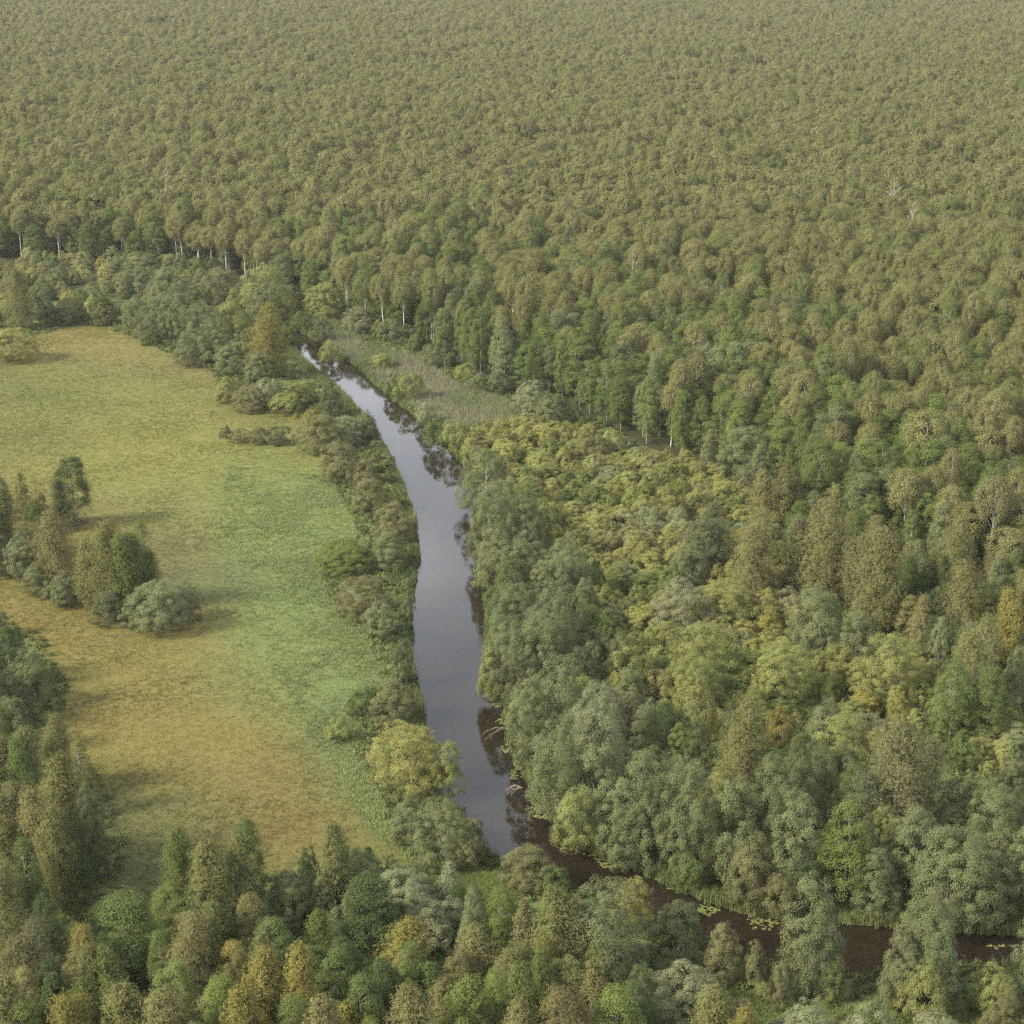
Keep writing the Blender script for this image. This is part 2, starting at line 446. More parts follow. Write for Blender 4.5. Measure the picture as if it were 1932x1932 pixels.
# ------------------------------------------------------------------ leaf colours
OLIVE, TAN, GOLD = (.138, .142, .054), (.156, .149, .062), (.174, .158, .048)
BGREEN = (.114, .134, .044)
GREEN, DGREEN, LGREEN = (.090, .117, .039), (.058, .078, .030), (.116, .145, .043)
GREY, DGREY, PALE = (.126, .142, .066), (.090, .102, .050), (.170, .182, .096)
YEL, YGRN, RUST, BRN = (.218, .214, .072), (.176, .190, .066), (.182, .162, .054), (.136, .136, .062)
def jit(c, a=.12, g=rnd):
    k = 1 + g.gauss(0, a)
    return tuple(max(.01, v * k * (1 + g.gauss(0, a * .2))) for v in c)
def mixc(a, b, t):
    return tuple(x * (1 - t) + y * t for x, y in zip(a, b))

# ------------------------------------------------------------------ planting plan
PLANTS = []         # dicts: kind, form, var, x, y, h (metres), w (crown radius, m), rot, tint, zone
GRID = {}
def near_ok(x, y, r):
    cx, cy = int(x // 8), int(y // 8)
    for i in (-1, 0, 1):
        for j in (-1, 0, 1):
            for (a, b, q) in GRID.get((cx + i, cy + j), ()):
                if (a - x) ** 2 + (b - y) ** 2 < (r + q) ** 2: return False
    return True
KIND = {'young_birch': 'birch_tree', 'broad_birch': 'birch_tree', 'great_birch': 'birch_tree', 'great_willow': 'willow_tree', 'tall_birch': 'birch_tree', 'alder': 'alder_tree', 'willow': 'willow_tree', 'tall_willow': 'willow_tree', 'sallow': 'sallow_shrub', 'dead': 'dead_tree'}
def plant(form, x, y, h, w, tint, zone, r=None, hero=None, rot=None):
    if form == 'young_birch' and w > 1.9: form = 'great_birch' if w > 3.3 else 'broad_birch'
    if form in ('willow', 'tall_willow') and w > 4.3 and h > 5.5: form = 'great_willow'
    PLANTS.append(dict(kind=KIND[form], form=form, var=rnd.randrange(len(PROTO[form])), x=x, y=y, h=h, w=w, rot=rnd.uniform(0, 6.28) if rot is None else rot, tint=tint, zone=zone, hero=hero))
    GRID.setdefault((int(x // 8), int(y // 8)), []).append((x, y, r if r is not None else w * .6))
def hero(form, u, top, base, width, tint, zone, label=None, j=.05):
    """a plant seen at u, from its top to its foot, in plan units"""
    x, y = at(u, base)
    k = ppm(x, y)
    el = math.atan2(CAM_H, y)
    w = width / k / 2
    hpx = (base - top) - (w * .35 * k * math.sin(el) if form in ('willow', 'sallow', 'tall_willow') else 0)
    h = max(1.0, hpx / k / math.cos(el))
    if form == 'young_birch' and zone in ('bottom wood', 'lower left wood'): w *= 1.28
    if zone == 'left bank' and not label: h, w = h * .82, w * .92
    plant(form, x, y, h, w, jit(tint, j), zone, hero=label or True)

# --- trees standing alone or in groups on the meadow
Z = 'meadow island'
hero('alder', 142, 862, 992, 78, DGREEN, Z, 'dense dark green tree standing alone behind the meadow grove')
hero('young_birch', 117, 905, 988, 44, BRN, Z, 'thin brownish birch touching the lone dark green tree')
hero('young_birch', 112, 966, 1112, 86, TAN, Z, 'tan birch with two white stems in the meadow grove')
hero('young_birch', 205, 985, 1150, 92, OLIVE, Z, 'broad olive birch in the middle of the meadow grove')
hero('young_birch', 264, 985, 1143, 78, BGREEN, Z, 'olive green birch at the right of the meadow grove')
hero('young_birch', 172, 1018, 1146, 60, OLIVE, Z)
hero('young_birch', 236, 1010, 1158, 64, BGREEN, Z)
hero('young_birch', 290, 1040, 1140, 44, OLIVE, Z)
hero('willow', 302, 1090, 1188, 128, mixc(GREY, PALE, .35), Z, 'pale round willow bush at the tip of the meadow grove')
hero('willow', 348, 1098, 1168, 70, GREY, Z)
hero('willow', 128, 1072, 1142, 76, GREY, Z)
hero('willow', 78, 1056, 1118, 74, GREY, Z)
hero('willow', 205, 1112, 1172, 84, DGREY, Z)
hero('willow', 252, 1118, 1180, 60, GREY, Z)
hero('willow', 42, 1000, 1088, 76, GREY, Z)
hero('alder', 68, 945, 1010, 46, GREEN, Z)
hero('young_birch', 12, 922, 1060, 62, OLIVE, Z)
hero('young_birch', -20, 940, 1070, 60, BRN, Z)
hero('willow', 2, 1010, 1085, 70, DGREY, Z)
hero('sallow', 100, 1090, 1128, 50, GREY, Z)
Z = 'left edge clump'
hero('alder', 22, 1185, 1300, 60, DGREEN, Z)
hero('willow', 62, 1222, 1335, 90, GREY, Z)
hero('willow', 20, 1262, 1365, 90, DGREY, Z)
hero('willow', 28, 1310, 1420, 86, GREY, Z)
hero('willow', -40, 1230, 1380, 120, GREY, Z)
Z = 'lower left wood'
hero('young_birch', 112, 1356, 1500, 52, OLIVE, Z)
hero('young_birch', 52, 1376, 1520, 62, OLIVE, Z)
hero('young_birch', 8, 1395, 1530, 50, TAN, Z)
hero('young_birch', 128, 1434, 1640, 74, OLIVE, Z, 'tall yellowish birch rising at the corner where wood meets meadow')
hero('alder', 62, 1466, 1580, 80, DGREEN, Z)
hero('tall_willow', 178, 1480, 1660, 62, DGREY, Z, 'dark grey willow at the meadow edge beside tall birches')
hero('young_birch', 22, 1488, 1620, 66, BRN, Z)
hero('young_birch', 84, 1504, 1690, 76, TAN, Z)
hero('young_birch', 118, 1530, 1720, 64, OLIVE, Z)
hero('young_birch', 20, 1548, 1700, 66, OLIVE, Z)
hero('alder', 60, 1590, 1760, 70, GREEN, Z)
hero('alder', 150, 1580, 1720, 66, DGREEN, Z)
hero('young_birch', 18, 1640, 1880, 90, OLIVE, Z, 'big olive birch leaning at the lower left corner')
hero('young_birch', 60, 1740, 1900, 90, BRN, Z)
hero('alder', 95, 1690, 1830, 60, DGREEN, Z)
Z = 'bottom wood'
for a in [('young_birch', 345, 1578, 1735, 62, BGREEN), ('young_birch', 408, 1598, 1790, 74, OLIVE), ('alder', 472, 1556, 1750, 84, GREEN), ('young_birch', 450, 1590, 1770, 70, OLIVE),
          ('young_birch', 632, 1566, 1735, 62, OLIVE), ('young_birch', 598, 1640, 1730, 40, BRN), ('alder', 246, 1694, 1850, 150, GREEN), ('alder', 330, 1676, 1790, 100, BGREEN),
          ('alder', 392, 1684, 1800, 90, DGREEN), ('tall_willow', 548, 1640, 1760, 96, DGREY), ('willow', 690, 1606, 1718, 130, GREY), ('willow', 765, 1640, 1752, 140, PALE),
          ('willow', 850, 1690, 1772, 104, PALE), ('alder', 700, 1660, 1815, 130, DGREEN), ('willow', 805, 1700, 1800, 120, PALE), ('alder', 945, 1682, 1800, 84, LGREEN),
          ('young_birch', 178, 1788, 1940, 56, OLIVE), ('young_birch', 214, 1790, 1940, 66, BGREEN), ('young_birch', 362, 1742, 1915, 88, TAN), ('young_birch', 395, 1720, 1880, 70, OLIVE),
          ('alder', 312, 1762, 1890, 66, GREEN), ('alder', 520, 1740, 1870, 104, GREEN), ('young_birch', 608, 1728, 1850, 60, BGREEN), ('alder', 640, 1800, 1930, 90, GREEN),
          ('young_birch', 500, 1800, 1980, 76, GOLD), ('young_birch', 566, 1795, 1985, 66, GOLD), ('young_birch', 770, 1736, 1870, 84, GOLD), ('young_birch', 905, 1752, 1890, 72, TAN),
          ('young_birch', 1040, 1690, 1885, 84, OLIVE), ('young_birch', 1085, 1704, 1880, 60, TAN), ('alder', 1125, 1776, 1900, 52, LGREEN), ('young_birch', 994, 1706, 1850, 44, BRN),
          ('tall_willow', 1128, 1658, 1860, 210, GREY), ('willow', 1195, 1652, 1745, 90, YEL), ('willow', 1280, 1700, 1815, 130, DGREY), ('willow', 1362, 1740, 1850, 86, BRN),
          ('sallow', 1420, 1772, 1850, 60, BRN), ('willow', 1000, 1588, 1672, 112, BRN), ('willow', 835, 1512, 1625, 130, GREY), ('willow', 880, 1560, 1632, 84, BRN), ('willow', 775, 1500, 1590, 90, GREY),
          ('sallow', 1040, 1630, 1690, 70, GREEN), ('young_birch', 470, 1880, 2060, 80, GOLD), ('young_birch', 985, 1830, 1990, 60, BGREEN), ('young_birch', 880, 1850, 2010, 84, LGREEN),
          ('young_birch', 1070, 1870, 2040, 104, TAN), ('alder', 1160, 1870, 2020, 120, LGREEN), ('young_birch', 770, 1880, 2060, 90, TAN), ('young_birch', 320, 1880, 2060, 90, TAN),
          ('young_birch', 250, 1870, 2040, 90, OLIVE), ('alder', 425, 1850, 2010, 90, LGREEN), ('alder', 560, 1890, 2050, 90, GREEN), ('alder', 690, 1850, 2000, 100, GREEN),
          ('young_birch', 150, 1880, 2050, 70, GOLD), ('alder', 60, 1900, 2060, 90, LGREEN), ('young_birch', 620, 1900, 2090, 80, TAN), ('young_birch', 20, 1850, 2050, 90, OLIVE),
          ('willow', 1290, 1810, 1910, 130, PALE), ('willow', 1230, 1830, 1930, 110, PALE), ('willow', 1380, 1880, 2010, 140, BRN), ('willow', 1520, 1880, 2000, 150, PALE), ('willow', 1640, 1890, 2010, 150, PALE),
          ('young_birch', 1340, 1870, 2020, 80, OLIVE), ('willow', 1760, 1910, 2030, 140, PALE), ('young_birch', 1400, 1910, 2070, 60, GOLD),
          ('tall_willow', 1526, 1655, 1875, 124, GREY), ('tall_willow', 1742, 1690, 1880, 120, GREY), ('tall_willow', 1690, 1760, 1900, 90, GREY), ('tall_willow', 1768, 1750, 1910, 90, GREY),
          ('tall_willow', 1965, 1720, 1890, 130, GREY), ('willow', 1565, 1805, 1890, 60, YGRN), ('willow', 1740, 1810, 1930, 110, YGRN), ('willow', 1868, 1815, 1905, 90, YGRN), ('willow', 1890, 1855, 1950, 90, BRN),
          ('willow', 1470, 1815, 1900, 56, BRN)]:
    hero(*a, Z)
Z = 'left bank'
hero('willow', 772, 1362, 1486, 150, YEL, Z, 'round golden willow bush leaning from the left bank over the water')
hero('willow', 846, 1398, 1500, 66, YGRN, Z, 'small green willow crown hanging over the water beside the golden one')
for a in [('willow', 740, 1262, 1360, 110, BRN), ('sallow', 690, 1280, 1350, 80, GREEN), ('willow', 690, 1065, 1165, 120, BRN), ('willow', 720, 1120, 1200, 90, GREY), ('willow', 650, 1000, 1075, 130, LGREEN),
          ('willow', 735, 985, 1070, 90, GREY), ('willow', 745, 925, 1020, 90, BRN), ('willow', 700, 885, 965, 90, BRN), ('willow', 735, 900, 960, 50, YGRN), ('willow', 645, 812, 905, 100, BRN), ('willow', 690, 850, 920, 70, BRN),
          ('willow', 610, 760, 850, 110, BRN), ('willow', 655, 770, 840, 80, PALE), ('willow', 690, 760, 830, 60, GREY), ('sallow', 590, 760, 800, 50, GOLD), ('tall_willow', 628, 700, 786, 52, DGREY),
          ('willow', 545, 706, 765, 84, YGRN), ('willow', 578, 708, 756, 56, YGRN), ('sallow', 535, 732, 780, 66, YGRN), ('willow', 430, 700, 760, 60, YGRN), ('willow', 475, 715, 775, 80, BRN), ('sallow', 505, 700, 770, 60, PALE),
          ('sallow', 425, 795, 826, 30, DGREY), ('sallow', 455, 800, 832, 50, BRN), ('sallow', 490, 800, 836, 50, BRN), ('sallow', 528, 795, 838, 60, DGREY),
          ('sallow', 760, 1185, 1290, 50, DGREY), ('sallow', 755, 1240, 1300, 40, GREY), ('sallow', 765, 1120, 1170, 40, GREY), ('sallow', 640, 1340, 1395, 60, YGRN)]:
    hero(*a, Z)
Z = 'meadow top thicket'
hero('young_birch', 506, 578, 712, 86, GOLD, Z, 'rusty gold birch standing between the meadow and the narrow river head')
hero('young_birch', 38, 498, 622, 62, OLIVE, Z, 'broad olive birch at the far left end of the meadow')
hero('willow', 28, 615, 680, 100, YEL, Z, 'yellow willow bush at the far left corner of the meadow')
hero('dead', 0, 540, 622, 30, OLIVE, Z, 'bare white dead tree beside the olive birch at the left edge')
for a in [('tall_willow', 340, 550, 640, 80, GREY), ('tall_willow', 300, 560, 636, 80, GREY), ('tall_willow', 260, 560, 620, 60, GREY), ('tall_willow', 385, 570, 668, 80, GREY), ('tall_willow', 440, 565, 660, 90, YGRN),
          ('tall_willow', 410, 600, 690, 80, GREY), ('willow', 505, 495, 590, 110, YGRN), ('willow', 500, 530, 610, 70, GREY), ('tall_willow', 320, 500, 600, 90, GREY), ('willow', 270, 475, 520, 80, GREY), ('willow', 615, 530, 600, 80, YGRN),
          ('willow', 680, 575, 625, 74, PALE), ('willow', 420, 505, 560, 80, BRN), ('willow', 360, 620, 690, 70, GREY), ('willow', 445, 640, 705, 90, GREY), ('willow', 490, 660, 720, 70, GREY), ('sallow', 570, 585, 622, 46, GREEN),
          ('sallow', 610, 600, 644, 50, DGREY), ('willow', 400, 625, 690, 60, BRN), ('sallow', 285, 620, 650, 40, GREEN), ('willow', 195, 570, 612, 50, BRN), ('willow', 130, 560, 612, 60, DGREY), ('willow', 90, 560, 612, 50, DGREY)]:
    hero(*a, Z)
Z = 'reed bank'
for a in [('sallow', 625, 640, 680, 46, YGRN), ('sallow', 720, 665, 695, 46, YGRN), ('sallow', 770, 700, 755, 60, YGRN), ('sallow', 745, 700, 745, 44, GREY), ('sallow', 805, 757, 800, 44, PALE), ('sallow', 905, 702, 740, 50, GREY),
          ('sallow', 940, 700, 740, 50, GREY), ('willow', 1000, 715, 780, 70, PALE), ('willow', 1040, 740, 800, 70, GREY), ('sallow', 820, 650, 690, 50, GREY), ('sallow', 770, 610, 650, 60, DGREY), ('sallow', 740, 600, 640, 50, GREY),
          ('sallow', 820, 785, 840, 50, GREEN), ('sallow', 860, 790, 850, 60, YGRN), ('sallow', 880, 685, 720, 50, YGRN)]:
    hero(*a, Z)
Z = 'right bank'
for a in [('tall_willow', 910, 840, 960, 100, GREY), ('tall_willow', 950, 900, 1020, 100, GREY), ('tall_willow', 925, 920, 1060, 90, GREY), ('tall_willow', 990, 930, 1060, 90, GREY), ('tall_willow', 930, 990, 1110, 90, GREY),
          ('tall_willow', 1060, 1016, 1140, 120, GREY), ('tall_willow', 985, 1020, 1130, 90, GREY), ('tall_willow', 970, 1095, 1220, 110, GREY), ('tall_willow', 1040, 1110, 1270, 130, GREY), ('tall_willow', 960, 1160, 1310, 110, GREY),
          ('tall_willow', 1010, 1160, 1310, 110, GREY), ('willow', 930, 1220, 1320, 66, YGRN), ('tall_willow', 1050, 1236, 1420, 150, GREY), ('tall_willow', 1000, 1280, 1440, 100, GREY), ('tall_willow', 1120, 1290, 1480, 140, PALE),
          ('tall_willow', 1050, 1350, 1540, 130, GREY), ('tall_willow', 1120, 1400, 1560, 110, GREY), ('willow', 1090, 1480, 1600, 100, YGRN), ('tall_willow', 1230, 1410, 1610, 150, GREY), ('tall_willow', 1180, 1470, 1625, 110, GREY),
          ('tall_willow', 1300, 1440, 1650, 130, GREY), ('tall_willow', 1370, 1470, 1660, 120, GREY), ('tall_willow', 1450, 1430, 1640, 150, GREY), ('tall_willow', 1520, 1400, 1600, 130, DGREY), ('tall_willow', 1500, 1500, 1690, 120, GREY),
          ('alder', 1590, 1520, 1700, 110, LGREEN), ('willow', 1420, 1570, 1700, 110, BRN), ('young_birch', 1395, 1330, 1540, 120, OLIVE, ), ('young_birch', 1690, 1378, 1610, 150, BRN), ('young_birch', 1740, 1400, 1560, 90, BRN),
          ('tall_willow', 1800, 1560, 1740, 180, GREY), ('tall_willow', 1720, 1520, 1690, 110, GREY), ('tall_willow', 1880, 1480, 1640, 130, GREY), ('tall_willow', 1650, 1600, 1720, 100, GREY), ('tall_willow', 1860, 1600, 1730, 120, GREY),
          ('willow', 1520, 1620, 1720, 90, DGREEN), ('sallow', 1300, 1600, 1670, 80, GREEN), ('tall_willow', 1960, 1540, 1720, 150, GREY), ('tall_willow', 1620, 1450, 1620, 120, DGREY), ('willow', 1470, 1640, 1730, 80, BRN)]:
    hero(*a[:6], Z)
Z = 'basin edge'
for a in [('willow', 1410, 800, 915, 134, GREY), ('young_birch', 1432, 888, 1000, 56, TAN), ('young_birch', 1476, 880, 1000, 56, TAN), ('young_birch', 1420, 968, 1130, 100, mixc(OLIVE, TAN, .5)), ('young_birch', 1545, 955, 1130, 120, mixc(OLIVE, TAN, .5)), ('young_birch', 1500, 985, 1120, 60, BRN),
          ('young_birch', 1655, 996, 1190, 116, mixc(OLIVE, TAN, .5)), ('young_birch', 1610, 1010, 1150, 60, BRN), ('young_birch', 1795, 980, 1130, 80, OLIVE), ('tall_birch', 1862, 905, 1100, 80, BRN), ('young_birch', 1812, 1060, 1230, 90, mixc(OLIVE, TAN, .5)), ('young_birch', 1830, 1165, 1370, 100, OLIVE),
          ('young_birch', 1900, 1120, 1270, 70, GOLD), ('alder', 1790, 1250, 1400, 90, GREEN), ('alder', 1860, 1260, 1400, 90, GREEN), ('willow', 1680, 1190, 1320, 130, YGRN), ('willow', 1540, 1100, 1230, 120, GREY), ('willow', 1340, 960, 1090, 110, DGREY),
          ('alder', 1340, 950, 1080, 60, DGREY), ('willow', 1300, 1010, 1100, 90, GREY), ('sallow', 1120, 815, 870, 70, BRN), ('willow', 1610, 1150, 1250, 90, GREY), ('alder', 1545, 835, 985, 84, GREEN), ('alder', 1620, 880, 1000, 90, GREEN),
          ('alder', 1250, 1330, 1450, 80, DGREEN), ('willow', 1230, 1400, 1480, 90, GREEN), ('willow', 1470, 1210, 1320, 130, YGRN), ('willow', 1330, 1170, 1300, 150, YGRN), ('willow', 1280, 1090, 1190, 130, PALE), ('willow', 1360, 1090, 1180, 120, YGRN), ('willow', 1300, 1240, 1350, 120, YGRN),
          ('willow', 1180, 1210, 1320, 100, YGRN), ('willow', 1590, 1340, 1450, 130, YGRN), ('willow', 1640, 1370, 1450, 90, YEL), ('willow', 1630, 1290, 1350, 70, GOLD), ('willow', 1690, 1290, 1350, 60, YEL), ('sallow', 1470, 1330, 1400, 60, GOLD), ('sallow', 1450, 1140, 1200, 60, GOLD)]:
    hero(*a, Z)
hero('dead', 318, 308, 440, 40, OLIVE, 'forest', 'white dead tree with short bare limbs above the left forest edge')
hero('dead', 1676, 328, 470, 60, OLIVE, 'forest', 'tall bare grey tree with forked limbs in the right forest')
hero('dead', 1712, 376, 510, 44, OLIVE, 'forest', 'second bare tree just below the forked grey one')
hero('dead', 1190, 470, 610, 40, OLIVE, 'forest', 'bare pale stems in the forest above the reed bed')
hero('dead', 915, 880, 975, 36, OLIVE, 'right bank', 'small bare white tree poking from willows by the river')

def vnoise(x, y, s, seed):
    g = np.random.default_rng(seed); n = 64
    T = g.uniform(0, 1, (n, n)); X, Y = x / s, y / s
    i, j = np.floor(X).astype(int), np.floor(Y).astype(int); a, b = X - i, Y - j
    a, b = a * a * (3 - 2 * a), b * b * (3 - 2 * b)
    q = lambda p, r: T[p % n, r % n]
    return (q(i, j) * (1 - a) + q(i + 1, j) * a) * (1 - b) + (q(i, j + 1) * (1 - a) + q(i + 1, j + 1) * a) * b
CLEAR = [poly([(780, 1600), (960, 1662), (1000, 1700), (900, 1708), (800, 1655)]), poly([(1320, 1842), (1480, 1895), (1700, 1912), (1960, 1900), (1960, 1945), (1650, 1958), (1400, 1930)]),
         poly([(1500, 1330), (1590, 1318), (1600, 1345), (1500, 1365)]), poly([(1090, 1100), (1150, 1090), (1150, 1120), (1080, 1130)]), poly([(1120, 1180), (1180, 1185), (1230, 1220), (1180, 1225)])]
# --- fill-in planting by zone
def scatter(P, n, pick, zone, r_of=None, tries=4, pad=0.0):
    x0, y0 = P.min(0); x1, y1 = P.max(0)
    done = 0
    for _ in range(n * tries):
        if done >= n: break
        x, y = rnd.uniform(x0, x1), rnd.uniform(y0, y1)
        if not inside(P, [x], [y])[0] or river_d(x, y) < pad or any(inside(q, [x], [y])[0] for q in CLEAR): continue
        form, h, w, c = pick(x, y)
        r = w * (r_of or .5)
        if not near_ok(x, y, r): continue
        plant(form, x, y, h, w, jit(c), zone, r)
        done += 1
def river_d(x, y):
    if inside(RIVER, [x], [y])[0]: return -1
    return edge_dist(RIVER, [x], [y])[0]
def ch(*opts):
    t = rnd.uniform(0, sum(o[0] for o in opts))
    for o in opts:
        t -= o[0]
        if t <= 0: return o[1]
    return opts[-1][1]
U = rnd.uniform
def patch(cols, x, y, s=16, k=61):
    """neighbours share a colour: smooth walk through a list of leaf colours"""
    t = float(vnoise(np.array([x + 500.0]), np.array([y]), s, k)[0])
    t = min(.999, max(0, (t - .5) * 1.25 + .5 + rnd.gauss(0, .07))) * (len(cols) - 1)
    return mixc(cols[int(t)], cols[int(t) + 1], t - int(t))
scatter(BASIN, 330, lambda x, y: (ch((3, 'sallow'), (2, 'willow')), U(2.8, 5.2), U(2.0, 3.9), patch((GREEN, YGRN, YEL, mixc(YGRN, YEL, .5), PALE, mixc(YEL, GOLD, .5), YGRN, BGREEN), x, y)), 'shrub basin', .46, 6, .5)
scatter(BASIN, 120, lambda x, y: ('sallow', U(1.8, 3.4), U(1.2, 2.0), patch((GREEN, YGRN, YEL, mixc(YGRN, YEL, .5), PALE, mixc(YEL, GOLD, .5), YGRN, BGREEN), x, y)), 'shrub basin', .4, 5, .5)
scatter(THICKET, 240, lambda x, y: (ch((2, 'sallow'), (3, 'willow')), U(3.4, 6.5), U(2.2, 3.9), ch((4, GREY), (2, BRN), (8, mixc(YEL, PALE, U(.2, .8))) if proj(x, y)[0] < 330 and proj(x, y)[1] < 570 else (1, YGRN), (2, GREEN), (1, RUST if proj(x, y)[0] < 300 else GREY))), 'meadow top thicket', .42, 6)
BANK_R = poly([(880, 860), (950, 900), (1100, 1080), (1160, 1250), (1200, 1340), (1330, 1400), (1560, 1400), (1720, 1500), (2050, 1560), (2050, 1725), (1560, 1705), (1340, 1680), (1130, 1610), (1000, 1480), (950, 1330), (925, 1180), (915, 1060)])
scatter(BANK_R, 240, lambda x, y: (ch((5, 'tall_willow'), (3, 'willow'), (2, 'sallow'), (1, 'alder')), U(4.5, 10), U(1.7, 3.2), patch((DGREY, GREY, GREEN, GREY, PALE, GREY, YGRN), x, y, 13, 62)), 'right bank', .45, 5, .6)
EDGE_R = poly([(1300, 880), (1480, 940), (1600, 1010), (1760, 1080), (2050, 1200), (2050, 1380), (1800, 1310), (1640, 1180), (1500, 1060)])
scatter(EDGE_R, 150, lambda x, y: (ch((4, 'young_birch'), (4, 'alder'), (3, 'willow'), (1, 'sallow')), U(6, 11), U(1.6, 2.6), ch((3, GREEN), (3, TAN), (2, GREY), (2, DGREEN))), 'basin edge', .45, 5)
for Q, n, z in ((poly([(600, 800), (640, 760), (700, 800), (745, 880), (775, 990), (775, 1120), (760, 1240), (770, 1310), (740, 1360), (690, 1300), (720, 1200), (650, 1160), (640, 1060), (690, 1000), (640, 920)]), 34, 'left bank'),
                (poly([(470, 740), (540, 720), (620, 760), (620, 790), (540, 800)]), 10, 'left bank')):
    scatter(Q, n, lambda x, y: ('sallow', U(1.1, 2.3), U(.9, 1.9), ch((3, BRN), (3, GREY), (2, GREEN), (2, YGRN), (1, GOLD))), z, .5, 5, .3)
scatter(poly([(790, 1490), (830, 1490), (900, 1585), (920, 1630), (880, 1625), (800, 1560)]), 12, lambda x, y: ('sallow', U(1.2, 2.4), U(1, 1.8), ch((2, BRN), (2, GREEN), (1, YGRN))), 'left bank', .5, 5, .3)
LOWL = poly([(-250, 1400), (60, 1410), (140, 1470), (190, 1560), (195, 1680), (110, 1760), (60, 1930), (-60, 2120), (-250, 2120)])
scatter(LOWL, 55, lambda x, y: (ch((4, 'young_birch'), (3, 'alder'), (1, 'willow')), U(8, 12), U(1.8, 2.7), ch((3, OLIVE), (2, TAN), (2, GREEN), (2, DGREEN), (1, BRN))), 'lower left wood', .5, 5)
LEFTC = poly([(-260, 1190), (20, 1200), (60, 1300), (70, 1390), (-260, 1400)])
scatter(LEFTC, 30, lambda x, y: (ch((2, 'alder'), (3, 'willow')), U(5, 9), U(1.6, 2.4), ch((3, GREY), (2, DGREEN))), 'left edge clump', .5, 5)
ISL = poly([(-260, 950), (30, 960), (90, 1000), (120, 1110), (40, 1100), (-260, 1060)])
scatter(ISL, 40, lambda x, y: (ch((3, 'young_birch'), (2, 'alder'), (3, 'willow')), U(5, 10), U(1.4, 2.2), ch((3, OLIVE), (2, GREEN), (2, GREY), (2, DGREEN))), 'meadow island', .5, 5)
BOT = poly([(150, 1840), (300, 1835), (430, 1830), (520, 1850), (620, 1890), (900, 1900), (1000, 1890), (1180, 1920), (1260, 1960), (1300, 2200), (-60, 2250), (60, 1960)])
scatter(BOT, 95, lambda x, y: (ch((5, 'young_birch'), (4, 'alder'), (1, 'willow')), U(7.5, 11), U(1.8, 2.8), ch((3, OLIVE), (3, TAN), (2, GOLD), (3, GREEN), (2, LGREEN), (2, DGREEN))), 'bottom wood', .55, 6)
scatter(poly([(560, 1690), (700, 1660), (860, 1720), (960, 1790), (900, 1830), (640, 1800)]), 40, lambda x, y: (ch((3, 'willow'), (2, 'alder'), (1, 'young_birch')), U(4, 8), U(1.3, 2.2), ch((3, GREY), (2, PALE), (2, DGREEN))), 'bottom wood', .5, 5)
scatter(poly([(1200, 1960), (1400, 1960), (1700, 1980), (2050, 1960), (2050, 2150), (1250, 2200)]), 70, lambda x, y: (ch((4, 'willow'), (2, 'alder'), (1, 'young_birch')), U(3, 5), U(1.6, 2.6), ch((3, PALE), (2, GREY), (2, GREEN), (1, OLIVE))), 'bottom wood', .5, 5)
scatter(poly([(1240, 1770), (1400, 1850), (1600, 1905), (2050, 1880), (2050, 1915), (1600, 1930), (1330, 1880)]), 26, lambda x, y: ('sallow', U(1, 2), U(.8, 1.5), ch((2, GREY), (2, BRN), (1, YGRN), (1, GREEN))), 'bottom wood', .5, 5, .5)
REEDEDGE = poly([(640, 600), (800, 660), (960, 740), (1080, 780), (1230, 850), (1100, 840), (1000, 790), (800, 680)])
scatter(REEDEDGE, 60, lambda x, y: ('sallow' if U(0, 1) < .6 else 'willow', U(2.5, 4.5), U(1.5, 2.6), ch((4, GREY), (2, GREEN), (1, PALE), (1, YGRN))), 'reed bank', .5, 5)

# --- the forest: jittered rows, species by distance from its edge
gx, gy = np.meshgrid(np.arange(-1000, 1000, 5.4), np.arange(300, 2500, 5.0))
gx = gx + (np.arange(gx.shape[0]) % 2)[:, None] * 2.7
gx = (gx + rng.uniform(-1.7, 1.7, gx.shape)).ravel(); gy = (gy + rng.uniform(-1.6, 1.6, gy.shape)).ravel()
ok = (np.abs(gx) < gy * .31 + 45)
gx, gy = gx[ok], gy[ok]
ok = inside(FOREST, gx, gy)
gx, gy = gx[ok], gy[ok]
fd = edge_dist(FOREST, gx, gy)
big, mid, sml = vnoise(gx, gy, 150, 1), vnoise(gx, gy, 45, 2), vnoise(gx, gy, 18, 3)
pg = np.clip(.88 - fd / 190, .07, .80) + (mid - .5) * .5 + (big - .5) * .25
pg = np.where(gx < -70, pg - .25, pg)
pg = np.where(fd > 150, pg - .10, pg)
is_alder = rng.uniform(0, 1, gx.size) < np.clip(pg, .03, .9)
hz = 1 + (sml - .5) * .28 + (big - .5) * .18 + rng.normal(0, .06, gx.size)
gap = (vnoise(gx, gy, 30, 7) > .86)
for i in range(gx.size):
    x, y, d = gx[i], gy[i], fd[i]
    if d < 60 and not near_ok(x, y, 1.2): continue
    if gap[i] and rnd.random() < .55: continue
    if is_alder[i]:
        h = rnd.uniform(12.5, 17) * hz[i] * (.85 if d < 10 else 1)
        plant('alder', x, y, h, rnd.uniform(2.5, 4.4), jit(mixc(GREEN, LGREEN, rnd.uniform(0, .8)) if rnd.random() < .8 else GREY, .1), 'forest', 1.2)
    else:
        h = rnd.uniform(15.5, 19) * hz[i] * (.9 if d < 8 else 1)
        t = np.clip(.5 + (mid[i] - .5) * .9 + rnd.gauss(0, .14), 0, 1)
        c = mixc(OLIVE, TAN, t) if rnd.random() < .88 else BGREEN
        plant('tall_birch', x, y, h, min(5.2, 2.75 * math.exp(abs(rnd.gauss(.1, .26)))), jit(c, .07), 'forest', 1.2)

